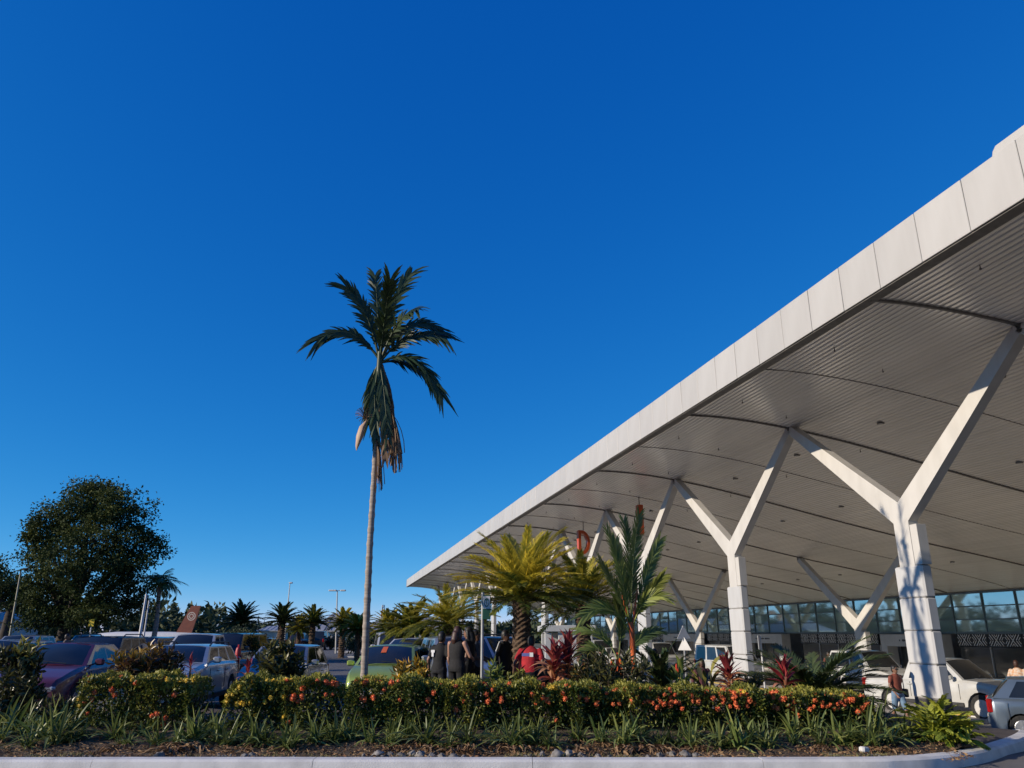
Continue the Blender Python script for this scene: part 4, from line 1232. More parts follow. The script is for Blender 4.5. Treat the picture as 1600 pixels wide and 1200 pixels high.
# ------------------------------------------------------------------ trees
def tree(name, base, blobs, n, L, W, m, label, seed, trunk_r=.35, limbs=True, group=None, cat='tree'):
    """blobs: list of (centre Vector, radius (rx,ry,rz), weight)"""
    rng = np.random.default_rng(seed); rr = random.Random(seed)
    root = empty(name, tuple(base)); tag(root, label, cat, group)
    parts = []; mb = MB()
    tot = sum(b[2] for b in blobs)
    low = min((b[0].z - b[1][2]) for b in blobs) - base.z
    fork = Vector((0, 0, max(.6, low * .9 + .4)))
    mb.tube([(0, 0, -.2), (rr.uniform(-.1, .1), 0, fork.z*.5), tuple(fork)], [trunk_r*1.3, trunk_r, trunk_r*.8], 10)
    for c, r, wgt in blobs:
        c = c - base; k = max(3, int(n * wgt / tot / 60))
        if limbs:
            mid = fork.lerp(c, .5) + Vector((rr.uniform(-.3, .3), rr.uniform(-.3, .3), -.1))
            mb.tube([tuple(fork), tuple(mid), tuple(c)], [trunk_r*.5, trunk_r*.3, trunk_r*.08], 6)
        for i in range(k):
            u_ = rng.normal(size=3); u_ /= np.linalg.norm(u_); q = (.35 + .95 * rng.random() ** .9)
            p = np.array([c.x + u_[0]*r[0]*q, c.y + u_[1]*r[1]*q, c.z + u_[2]*r[2]*q])
            if limbs and i % 4 == 0: mb.tube([tuple(c), tuple((np.array(c) + p)/2 + rng.normal(0, .1, 3)), tuple(p)], [trunk_r*.09, trunk_r*.05, .01], 4)
            j = 60; cl = L * 2.15
            off = rng.normal(0, 1, (j, 3)) * cl * np.array([.6, .6, .38])
            D = unit(off + np.array([0, 0, -.15]) + rng.normal(0, .5, (j, 3)))
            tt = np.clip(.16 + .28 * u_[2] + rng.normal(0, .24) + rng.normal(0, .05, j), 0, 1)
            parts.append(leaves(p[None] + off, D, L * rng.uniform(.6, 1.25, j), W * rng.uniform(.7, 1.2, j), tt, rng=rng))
    V, F, T = join_np(parts)
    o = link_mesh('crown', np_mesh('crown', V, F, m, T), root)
    mb.build('trunk', M_TBARK, root, smooth=True)
    return root
def P_(px, py, Y): return at(px, py, Y)
Y = 50
big = []
for px, py, rx, rz_, dy, wg in ((150, 790, 55, 40, 0, 2.2), (110, 800, 45, 40, 1, 1.4), (195, 800, 45, 38, -.5, 1.4), (150, 845, 75, 45, -1, 2.8), (85, 838, 45, 38, .5, 1.3), (215, 850, 42, 40, 0, 1.3), (60, 865, 28, 20, 0, .6), (70, 815, 24, 14, .5, .35), (55, 838, 22, 9, 0, .3), (130, 895, 70, 40, -1.5, 2.2), (205, 898, 40, 35, -1, 1.2), (80, 910, 45, 32, 0, 1.0), (170, 935, 55, 28, -1, 1.2), (60, 940, 30, 24, -1, .6), (150, 762, 38, 16, .5, .8), (248, 855, 17, 8, 0, .14), (105, 955, 40, 20, -.5, .6), (60, 965, 34, 16, -1.5, .6), (150, 962, 50, 18, -1.5, .9), (205, 950, 30, 20, -.5, .5)):
    s = Y / 1261
    big.append((P_(px, py, Y + dy), (rx*s*.84, rx*s*.7, rz_*s*.84), wg))
tree('rain_tree', Vector((gx(93, Y), Y, gz(gx(93, Y), Y))), big, 40000, .21, .115, M_TREE, 'big dark spreading tree standing among the parked cars', 31, .42)
Y = 58
s = Y / 1261
tree('dark_tree', Vector((gx(0, Y), Y, gz(gx(0, Y), Y))), [(P_(-10, 915, Y), (45*s, 2, 26*s), 2), (P_(30, 925, Y), (28*s, 1.5, 22*s), 1.2), (P_(-40, 895, Y), (35*s, 2, 25*s), 1.4), (P_(45, 940, Y + 1), (20*s, 1.5, 14*s), .7)], 9000, .24, .12, M_TREE, 'dark tree cut by the left edge of the picture', 32, .35)
# palm peeking out behind the big tree
def far_palm(px, py, Y, L, label, seed, n=22):
    x = gx(px, Y); g = gz(x, Y); zt = at(px, py, Y).z
    root = empty('coconut_palm', (x, Y, g)); tag(root, label, 'palm')
    MB().tube([(0, 0, 0), (.15, 0, (zt-g)*.5), (0, 0, zt - g)], [.2, .16, .13], 8).build('trunk', M_BARK, root, smooth=True)
    rng = np.random.default_rng(seed)
    ms = []
    for i in range(3):
        path = bez((0, 0, 0), (L*.5, 0, L*.3), (L, 0, -L*(.15 + .25*i)), 10)
        V, F, T = frond_np(path, 22, .5, .06, sweep=.8, lift=0, droop=.6, yellow=.2, rng=rng); ms.append(np_mesh('frond', V, F, M_PALM, T))
    for i in range(n):
        o = link_mesh('frond', ms[i % 3], root, (0, 0, zt - g), None, rng.uniform(.8, 1.1)); o.rotation_euler = (0, -(1.2 - 1.5*i/n), i*2.4)
far_palm(232, 915, 52, 1.3, 'small palm peeking out right of the big dark tree', 8)

# grey-green shrubs on the car park islands
def bush(px, Y, py, rx, rz_, label, seed, m=M_TREE, n=900, name='bush', L=.16):
    x = gx(px, Y); g = gz(x, Y); c = Vector((x, Y, at(px, py, Y).z)); s = Y/1261
    tree(name, Vector((x, Y, g)), [(c, (rx*s, rx*s*.8, rz_*s), 1), (c + Vector((rx*s*.5, 0, -rz_*s*.4)), (rx*s*.6, rx*s*.6, rz_*s*.6), .6), (c + Vector((-rx*s*.5, 0, -rz_*s*.4)), (rx*s*.6, rx*s*.6, rz_*s*.6), .6)], n, L, L*.5, m, label, seed, .06, True, None, 'shrub')
bush(372, 40, 995, 20, 14, 'clipped light green shrub right above the black minivan', 41, M_FAR, 1500)
bush(383, 33, 1010, 10, 16, 'dark shrub beside the black minivan', 42, M_TREE, 900)
bush(515, 92, 998, 8, 8, 'small bush between the dark far vehicle and the silver one', 43, M_FAR, 500, L=.25)
bush(560, 58, 1005, 14, 12, 'green shrubs left of the palm trunk behind the far cars', 44, M_FAR, 1000, L=.2)
bush(590, 70, 998, 20, 12, 'shrub behind the palm trunk below the small cycad', 45, M_FAR, 1000, L=.22)
bush(428, 62, 1005, 12, 8, 'low shrub at the foot of the forked cycad', 46, M_TREE, 600, L=.2)
bush(548, 80, 1000, 10, 10, 'round tan shrub right of the silver far car', 47, M_FAR, 600, L=.22)
# distant wood all round the horizon
rng = np.random.default_rng(77)
parts = []
for k in range(1300):
    a = rng.uniform(-math.pi, math.pi); d = rng.uniform(240, 330)
    front = abs(a) < .9
    x, y = d * math.sin(a), d * math.cos(a)
    if 0.9763*x + 0.2164*y > 8 and abs(a) < 1.2 and (-.2164*x + .9763*y) < 190: continue
    ang = math.degrees(a)
    hmax = 9.5 + 1.6 * math.sin(ang * .55) + 1.6 * math.sin(ang * 1.3 + 1) + 1.0 * math.sin(ang * 3.1)
    if -20 < ang < 20: hmax = 4.0 + 1.0 * math.sin(ang * 1.7)
    hmax *= rng.uniform(.6, 1.1)
    j = 140 if abs(ang) < 50 else 40
    off = unit(rng.normal(size=(j, 3))) * rng.uniform(.5, 1, (j, 1)) * np.array([5.5, 5.5, max(3, hmax*.55)])
    C = np.array([x, y, hmax*.45]) + off
    C[:, 2] = np.maximum(C[:, 2], -.5)
    D = unit(off + rng.normal(0, 3, (j, 3)))
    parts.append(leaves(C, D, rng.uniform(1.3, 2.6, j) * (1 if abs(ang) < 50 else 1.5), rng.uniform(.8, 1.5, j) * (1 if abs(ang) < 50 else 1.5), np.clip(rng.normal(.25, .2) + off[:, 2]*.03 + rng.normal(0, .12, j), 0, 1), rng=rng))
V, F, T = join_np(parts)
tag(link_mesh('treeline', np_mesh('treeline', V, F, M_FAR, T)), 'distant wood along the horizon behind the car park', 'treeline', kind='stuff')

# ------------------------------------------------------------------ vehicles
M_GLASS = mat('car_glass', (0.012, 0.015, 0.018), 0.04, spec=0.65, col2=(0.02, 0.023, 0.026), scale=2)
M_TYRE = mat('tyre', (0.018, 0.018, 0.019), 0.9, col2=(0.035, 0.033, 0.03), scale=15)
M_RIM = mat('rim', (0.50, 0.50, 0.50), 0.35, metal=.7, col2=(.38, .38, .38), scale=9)
M_TRIM = mat('black_trim', (0.018, 0.018, 0.02), 0.55, col2=(.03, .03, .032), scale=8)
M_LAMP = mat('headlamp', (0.62, 0.64, 0.66), 0.08, spec=.8, col2=(.4, .42, .44), scale=20)
M_TAIL = mat('tail_lamp', (0.36, 0.012, 0.012), 0.15, col2=(.25, .01, .01), scale=20)
M_PLATE = mat('number_plate', (0.70, 0.69, 0.64), 0.5, col2=(.6, .6, .55), scale=30)
M_SEAT = mat('seat_fabric', (0.03, 0.03, 0.032), .9, col2=(.05, .05, .05))

TYPES = {   # L W H  sill  belt  bonnet z at windscreen / nose, windscreen base x, roof front x, roof rear x, rear base x, boot z, wheel r, axle f, axle r
 'sedan':  dict(L=4.5, W=1.74, H=1.45, sill=.22, belt=.93, bz=.98, nz=.72, x1=.95, x2=.22, x3=-.85, x4=-1.55, boot=1.02, wr=.31, af=1.32, ar=-1.30, wr_in=.17),
 'hatch':  dict(L=3.85, W=1.69, H=1.50, sill=.22, belt=.95, bz=1.02, nz=.75, x1=1.05, x2=.30, x3=-1.35, x4=-1.78, boot=1.0, wr=.30, af=1.22, ar=-1.22, wr_in=.15),
 'suv':    dict(L=4.6, W=1.84, H=1.70, sill=.30, belt=1.06, bz=1.12, nz=.92, x1=1.02, x2=.35, x3=-1.75, x4=-2.12, boot=1.1, wr=.36, af=1.38, ar=-1.36, wr_in=.15),
 'van':    dict(L=4.9, W=1.78, H=1.98, sill=.28, belt=1.12, bz=1.16, nz=.98, x1=1.95, x2=1.30, x3=-2.30, x4=-2.42, boot=1.12, wr=.33, af=1.58, ar=-1.30, wr_in=.11),
 'pickup': dict(L=5.3, W=1.86, H=1.80, sill=.38, belt=1.12, bz=1.17, nz=.98, x1=1.10, x2=.42, x3=-.78, x4=-1.02, boot=1.12, wr=.39, af=1.62, ar=-1.48, wr_in=.17),
}
def make_car(kind, col, loc, heading, label, group=None, cat=None, metal=.3, detail=True, rails=False, lights_up=True, sticker=None, H=None, glass=None, steel_rim=False):
    q = dict(TYPES[kind])
    if H: q['H'] = H
    body_m = paint(col, .32, metal)
    root = empty({'sedan': 'parked_car', 'hatch': 'parked_car', 'suv': 'parked_suv', 'van': 'minivan', 'pickup': 'pickup_truck'}[kind], loc, heading)
    tag(root, label, cat or {'sedan': 'car', 'hatch': 'car', 'suv': 'suv', 'van': 'van', 'pickup': 'pickup truck'}[kind], group)
    L, W, Hh, sill, belt = q['L'], q['W'], q['H'], q['sill'], q['belt']
    x1, x2, x3, x4, wr = q['x1'], q['x2'], q['x3'], q['x4'], q['wr']
    hw = W / 2; xr, xf = -L/2, L/2
    ar_, af_ = q['ar'], q['af']; Ra = wr * 1.16
    # stations
    xs_ = sorted(set([xr, xr + .05, xr + .16, xf - .30, xf - .12, xf - .03, xf] + [a + Ra * math.cos(t * math.pi / 8) for a in (ar_, af_) for t in range(9)] + [ar_ + Ra + .06, af_ - Ra - .06, x1, x4, 0.0, .5, -.5]))
    def topz(x):
        if x >= x1:
            t = (x - x1) / (xf - x1); return q['bz'] + (q['nz'] - q['bz']) * t ** 1.6 - .10 * max(0, (t - .9) / .1) ** 2
        if x <= x4:
            t = (x4 - x) / max(.01, x4 - xr); return q['boot'] - .05 * t ** 2 - (.04 * max(0, (t - .8) / .2) ** 2)
        t = (x - x4) / (x1 - x4); return q['boot'] + (q['bz'] - q['boot']) * t
    def halfw(x):
        t = abs(x) / (L / 2)
        return hw * (1 - .035 * t ** 2 - .10 * max(0, (t - .84) / .16) ** 2.2)
    def low(x):
        z = sill + .05 * max(0, (abs(x) / (L/2) - .85) / .15)
        for a in (ar_, af_):
            d = abs(x - a)
            if d < Ra: z = max(z, wr + math.sqrt(max(0, Ra*Ra - d*d)) - .0)
        return z
    rings = []
    for x in xs_:
        w_, zt, zl = halfw(x), topz(x), low(x)
        zl = min(zl, zt - .16)
        sh = zt - .05
        mid = zl + (sh - zl) * .55
        half = [(0, zl), (w_*.80, zl), (w_*.985, zl + .004), (w_*1.0, zl + (mid - zl)*.35), (w_*1.005, mid), (w_*.985, sh - .10*(sh - zl)), (w_*.955, sh), (w_*.90, zt), (0, zt + .025)]
        ring = [(x, y, z) for y, z in half] + [(x, -y, z) for y, z in reversed(half[1:-1])]
        rings.append(ring)
    mb = MB(); mb.loft(rings)
    # cabin
    wb, wt = hw * .915, hw * .915 - q['wr_in']
    zb0, zb1 = topz(x4) - .012, topz(x1) - .012
    def bl(p00, p10, p01, p11, bulge):
        p00, p10, p01, p11 = map(Vector, (p00, p10, p01, p11)); 
        n = (p10 - p00).cross(p01 - p00)
        n.normalize()
        def P(u, v):
            p = p00*(1-u)*(1-v) + p10*u*(1-v) + p01*(1-u)*v + p11*u*v
            return p + n * (bulge * (1 - (2*u-1)**2) * (1 - .5*(2*v-1)**2))
        return P
    zr = Hh - .05; zf_ = Hh - .05
    # corners: rear/front base, rear/front top, per side
    Bs = {s: ((x4, s*wb, zb0), (x1, s*wb, zb1), (x3, s*wt, zr), (x2, s*wt, zf_)) for s in (-1, 1)}
    ws_P = bl(Bs[1][1], Bs[-1][1], Bs[1][3], Bs[-1][3], -.10)     # windscreen: u across, v up
    rw_P = bl(Bs[-1][0], Bs[1][0], Bs[-1][2], Bs[1][2], -.05)
    def wsP(u, v):
        p = ws_P(u, v); return Vector((abs(p.x - x1) * 0 + p.x + (.10 * (1 - (2*u-1)**2) * (1 - v) * .6), p.y, p.z))
    sideP = {}
    for s in (-1, 1):
        b0, b1, t0, t1 = Bs[s]
        sideP[s] = bl(b0, b1, t0, t1, -.02 * s * -1)
    def roofP(u, v):
        x = x3 + (x2 - x3) * u; y = -wt + 2*wt*v
        return Vector((x + .05*(1-(2*v-1)**2)*(1 if u > .5 else -1)*abs(2*u-1), y, zr + .055 * (1 - (2*v-1)**4) * (1 - .35*(2*u-1)**4) - .004))
    mb.patch(roofP, 0, 1, 0, 1, 8, 8)
    g = .055
    gm_ = glass or M_GLASS
    for P, nm in ((wsP, 'windscreen'), (rw_P, 'rear_window')):
        for (u0, u1, v0, v1) in ((0, g, 0, 1), (1-g, 1, 0, 1), (g, 1-g, 0, .03), (g, 1-g, .94, 1)):
            mb.patch(P, u0, u1, v0, v1, 3, 3)
        if kind == 'pickup' and nm == 'rear_window': pass
        w_ = MB(); w_.patch(P, g, 1-g, .03, .94, 8, 5); w_.build(nm, gm_, root, smooth='all')
    wins = {'sedan': ((.13, .47), (.51, .90)), 'hatch': ((.12, .46), (.50, .92)), 'suv': ((.04, .26), (.30, .58), (.62, .93)), 'van': ((.05, .32), (.36, .64), (.68, .95)), 'pickup': ((.10, .46), (.51, .90))}[kind]
    for s in (-1, 1):
        P = sideP[s]; v0, v1 = .06, .90
        cuts = [0] + [c for w_ in wins for c in w_] + [1]
        mb.patch(P, 0, 1, 0, v0, 6, 1); mb.patch(P, 0, 1, v1, 1, 6, 1)
        for i in range(0, len(cuts), 2): mb.patch(P, cuts[i], cuts[i+1], v0, v1, 1, 4)
        for a, b in wins:
            w_ = MB(); w_.patch(P, a, b, v0, v1, 4, 4); w_.build('side_window', gm_, root, smooth='all')
    bo = mb.build('body', body_m, root, smooth=32)
    if kind == 'pickup':    # cargo bed: dark well in the rear deck
        t = MB(); t.bbox(((x4 - .06 + xr + .08)/2, 0, q['boot'] - .02), ((x4 - .06) - (xr + .08), W - .42, .08), .01); t.build('cargo_bed', M_TRIM, root)
    # underside
    MB().box((0, 0, sill + .05), (L - .5, W - .45, .12)).build('underbody', M_TRIM, root)
    # wheels
    ty = MB(); n = 22
    prof = [(-.10, .62), (-.10, .93), (-.075, 1.0), (.075, 1.0), (.10, .93), (.10, .62)]
    ty.loft([[(math.cos(2*math.pi*i/n)*wr*r_, o_, math.sin(2*math.pi*i/n)*wr*r_) for i in range(n)] for o_, r_ in prof], caps=True)
    tym = ty.mesh('tyre', M_TYRE, smooth=True)
    rm = MB()
    for side in (-1, 1):
        rm.loft([[(math.cos(2*math.pi*i/n)*wr*r_, side*o_, math.sin(2*math.pi*i/n)*wr*r_) for i in range(n)] for r_, o_ in ((.64, .101), (.60, .106), (.55, .085), (.30, .075), (.22, .10), (.02, .105))], caps=True)
        for k in range(7):
            a = 2*math.pi*k/7; c, s_ = math.cos(a), math.sin(a)
            p = [(c*wr*r_ - s_*t_, side*.108, s_*wr*r_ + c*t_) for r_, t_ in ((.2, -.025), (.58, -.03), (.58, .03), (.2, .025))]
            rm.loft([p, [(v[0], side*.07, v[2]) for v in p]])
    rmm = rm.mesh('rim', M_RIM if not steel_rim else plain('steel_rim', (.55, .54, .52), .5))
    for x in (ar_, af_):
        for s in (-1, 1):
            w_ = link_mesh('wheel', tym, root, (x, s*(hw - .125), wr)); w_.name = 'wheel'
            link_mesh('rim', rmm, w_)
    if not detail: return root
    # lamps, bumpers, mirrors, plates, handles
    for s in (-1, 1):
        h = MB(); zl_ = q['nz'] - .14
        h.bbox((xf - .14, s*(hw - .27), zl_), (.28, .34, .15), .05); h.build('headlight', M_LAMP, root, smooth=True)
        t = MB(); zt_ = q['boot'] - .20
        t.bbox((xr + .06, s*(hw - .16), zt_ + (.1 if kind in ('suv', 'van') else 0)), (.16, .20, .34 if kind in ('suv', 'van', 'hatch', 'pickup') else .16), .04); t.build('tail_light', M_TAIL, root, smooth=True)
        m_ = MB(); m_.bbox((x1 - .30, s*(hw + .08), belt + .12), (.12, .19, .14), .04); m_.tube([(x1 - .28, s*(hw - .08), belt + .06), (x1 - .29, s*(hw + .02), belt + .10)], .02, 6)
        m_.build('mirror', body_m if kind != 'pickup' or True else M_TRIM, root, smooth=True)
        for a in (.15, -.75) if kind != 'van' else (.9, 0):
            MB().bbox((a, s*(hw*1.0 + .008), belt - .14), (.18, .03, .035), .012).build('door_handle', body_m, root)
        for a in (x1 - .12, .5*(x1 + x4) + .05, x4 + .30):
            MB().box((a, s*(hw*1.003 + .001), (sill + belt)/2 + .08), (.008, .012, belt - sill - .28)).build('door_seam', M_TRIM, root)
        MB().bbox((0, s*(hw*.985), sill + .07), (q['af'] - q['ar'] - 2*Ra - .04, .06, .12), .02).build('sill_trim', M_TRIM if kind in ('suv', 'pickup') else body_m, root)
    MB().bbox((xf - .05, 0, q['nz'] - .20), (.10, W*.52, .13), .03).build('grille', M_TRIM, root)
    MB().bbox((xf - .03, 0, sill + .20), (.14, W*.72, .18), .04).build('bumper', M_TRIM if kind in ('pickup',) else body_m, root)
    MB().bbox((xr + .03, 0, sill + .22), (.14, W*.80, .20), .04).build('bumper', M_TRIM if kind in ('suv', 'pickup') else body_m, root)
    for x in (xf + .03, xr - .03): MB().box((x, 0, sill + .26), (.03, .42, .12)).build('number_plate', M_PLATE, root)
    MB().tube([tuple(wsP(.25, .02) + Vector((.02, 0, .02))), tuple(wsP(.55, .07) + Vector((.03, 0, .03)))], .008, 5).build('wiper', M_TRIM, root)
    if rails:
        for s in (-1, 1):
            MB().tube([(x3 + .1, s*(wt - .02), Hh - .03), (x3 + .25, s*(wt - .02), Hh + .05), (x2 - .3, s*(wt - .02), Hh + .05), (x2 - .1, s*(wt - .02), Hh - .03)], .02, 6).build('roof_rail', M_TRIM, root, smooth=True)
    if sticker:
        w_ = MB(); off = Vector((.012, 0, .006)); P2 = lambda u, v: wsP(u, v) + off
        w_.patch(P2, sticker[0], sticker[1], sticker[2], sticker[3], 2, 2); w_.build('windscreen_sticker', sticker[4], root)
    return root

TOCAM = -math.pi/2
def car(kind, col, px, Y, head, label, dz=0.0, **kw):
    x = gx(px, Y)
    return make_car(kind, col, (x, Y, gz(x, Y) + .004 + dz), head, label, kw.pop('group', 'vehicles parked in the car park'), **kw)
SILV = (.36, .37, .38); WHT = (.56, .56, .54); BLK = (.012, .013, .016); DGR = (.06, .065, .075); BLUE = (.05, .09, .17); LBL = (.30, .36, .44)
a0 = TOCAM
# near row, noses towards us
car('sedan', (.11, .022, .04), 105, 18.6, a0 + .10, 'dark purple sedan at the left with its bonnet towards the bed', metal=0)
car('suv', (.50, .50, .49), 285, 20.2, a0 + .10, 'silver white SUV with roof rails behind the brown croton', H=1.52, rails=True, metal=.5)
car('hatch', (.30, .31, .32), 447, 22.0, a0 + .03, 'grey hatchback behind the dark bushy croton', metal=.5)
car('hatch', (.30, .40, .08), 612, 21.6, a0 - .02, 'lime green hatchback with an orange windscreen sticker', sticker=(.52, .62, .50, .86, plain('orange_sticker', (.6, .12, .03), .5)))
# rows behind on the left
car('suv', LBL, -2, 25.0, a0 + .12, 'blue-grey car cut by the left edge of the picture', H=1.6)
car('sedan', SILV, 52, 30.0, a0 + .15, 'pale silver sedan behind the purple sedan', metal=.5)
car('suv', SILV, 28, 39, a0 + .15, 'silver SUV in the far left row under the trees', metal=.5)
car('sedan', DGR, 108, 41, a0 + .15, 'dark sedan under the big tree beside the plaid shirt')
car('suv', BLK, 156, 26.0, a0 + .12, 'black SUV with sky-blue side windows behind the purple sedan', rails=True)
car('suv', (.03, .035, .05), 216, 31.0, a0 + .12, 'dark SUV between the black SUV and the white pickup', H=1.66)
car('sedan', BLUE, 258, 24.6, a0 + .12, 'dark blue sedan roof just behind the silver white SUV', H=1.42)
car('suv', BLUE, 262, 40, a0 + .1, 'blue SUV far behind beside the leaning lamp post', H=1.62)
car('pickup', WHT, 306, 30.0, a0 + .10, 'white double cab pickup behind the silver white SUV', H=1.78)
car('van', BLK, 362, 33.0, a0 + .05, 'black minivan beside the red hydrant', H=1.80)
car('sedan', LBL, 410, 58, a0 + .05, 'light blue car right of the black minivan', metal=.5)
car('sedan', (.25, .26, .28), 190, 46, a0 + .1, 'grey car half hidden under the big tree')
car('hatch', WHT, 160, 52, a0 + .4, 'white car deep in the shade of the big tree')
car('pickup', (.12, .05, .05), 464, 90, -a0, 'maroon pickup at the far end of the parking aisle')
car('suv', BLK, 499, 92, -a0, 'black SUV at the far end of the parking aisle', H=2.0)
car('hatch', LBL, 529, 95, -a0, 'small silver blue car at the far end of the parking aisle', metal=.5)
car('sedan', SILV, 72, 56, a0 + .2, 'silver car deep under the big tree, left of the plaid shirt', metal=.5)
car('suv', WHT, 128, 60, a0 + .2, 'white SUV below the yellow sign', H=1.66)
car('sedan', WHT, 236, 52, a0 + .1, 'white sedan beside the leaning white poles')
car('hatch', (.22, .03, .03), 334, 47, a0 + .1, 'small red car above the roof of the white pickup')
car('suv', DGR, 300, 55, a0 + .1, 'dark grey SUV below the brown tail fin', H=1.66)
car('sedan', LBL, 12, 47, a0 + .2, 'light blue sedan near the solar street light', metal=.5)
# right of the palm
car('van', WHT, 612, 38, a0 + .2, 'white minivan behind the palm trunk', H=1.85)
car('suv', WHT, 646, 31, a0 - .35, 'white SUV right of the palm trunk', H=1.62)
car('suv', BLK, 662, 24.8, a0 - .35, 'dark SUV left of the group of people', H=1.62)
car('suv', (.33, .36, .40), 716, 21.9, a0 + .25, 'silver blue SUV behind the group of people', H=1.72, metal=.5)
car('suv', BLK, 792, 24.2, .12, 'black SUV parked side-on behind the people and the sign', H=1.78, rails=True)
# terminal road
HD = math.atan2(-DV.y, -DV.x)
def lane(kind, col, u, w, label, head=HD, **kw):
    p = DV*u + NV*w
    return make_car(kind, col, (p.x, p.y, gz(p.x, p.y) + .004), head, label, 'vehicles at the terminal kerb', **kw)
make_car('pickup', WHT, (14.45, 27.3, gz(14.45, 27.3) + .01), math.atan2(-.88, .47), 'white double cab pickup standing behind the nearest column', 'vehicles at the terminal kerb', metal=0, steel_rim=True)
lane('suv', WHT, 32.6, 23.8, 'white SUV behind the walking woman', metal=0, H=1.85)
lane('hatch', (.10, .13, .12), 22.6, 24.2, 'dark green windscreened car beyond the white pickup')
lane('van', WHT, 41.5, 21.4, 'white van left of the second column', metal=0)
lane('van', WHT, 54.5, 22.5, 'white van beside the triangular road signs', metal=0)
lane('sedan', WHT, 63.5, 22.5, 'white car behind the orange palm stems', metal=0)
lane('van', (.55, .55, .55), 72, 24, 'pale van far along the terminal kerb', metal=0)
p = Vector((gx(1666, 21.2), 21.2, 0))
make_car('hatch', (.13, .17, .22), (p.x, p.y, gz(p.x, p.y) + .004), math.atan2(-.50, .86), 'blue-grey hatchback cut by the right edge of the picture', 'vehicles at the terminal kerb', metal=.4)

# ------------------------------------------------------------------ people
SKIN_L = mat('skin_light', (.42, .24, .17), .55, col2=(.36, .19, .13), scale=8)
SKIN_D = mat('skin_dark', (.11, .055, .035), .5, col2=(.085, .042, .027), scale=8)
SKIN_M = mat('skin_brown', (.24, .125, .08), .5, col2=(.20, .10, .06), scale=8)
HAIR_B = mat('hair_black', (.010, .009, .009), .5, col2=(.02, .017, .015), scale=40, stretch=(1, 1, .2))
HAIR_R = mat('hair_brown', (.07, .028, .018), .5, col2=(.035, .015, .010), scale=40, stretch=(1, 1, .2))
def cloth(col, col2=None, sc=14): return mat('cloth', col, .85, col2=col2 or tuple(c*.75 for c in col), scale=sc, bump=.25, bscale=25)
def remesh(mb, name, m, parent, vox, smooth_it=4):
    me = mb.mesh(name)
    tmp = bpy.data.objects.new('tmp', me); COL.objects.link(tmp)
    r = tmp.modifiers.new('r', 'REMESH'); r.mode = 'VOXEL'; r.voxel_size = vox
    s = tmp.modifiers.new('s', 'SMOOTH'); s.iterations = smooth_it; s.factor = .5
    dg = bpy.context.evaluated_depsgraph_get()
    nm = bpy.data.meshes.new_from_object(tmp.evaluated_get(dg))
    bpy.data.objects.remove(tmp, do_unlink=True); bpy.data.meshes.remove(me)
    nm.name = name; nm.materials.clear(); nm.materials.append(m)
    nm.polygons.foreach_set('use_smooth', [True]*len(nm.polygons))
    return link_mesh(name, nm, parent)

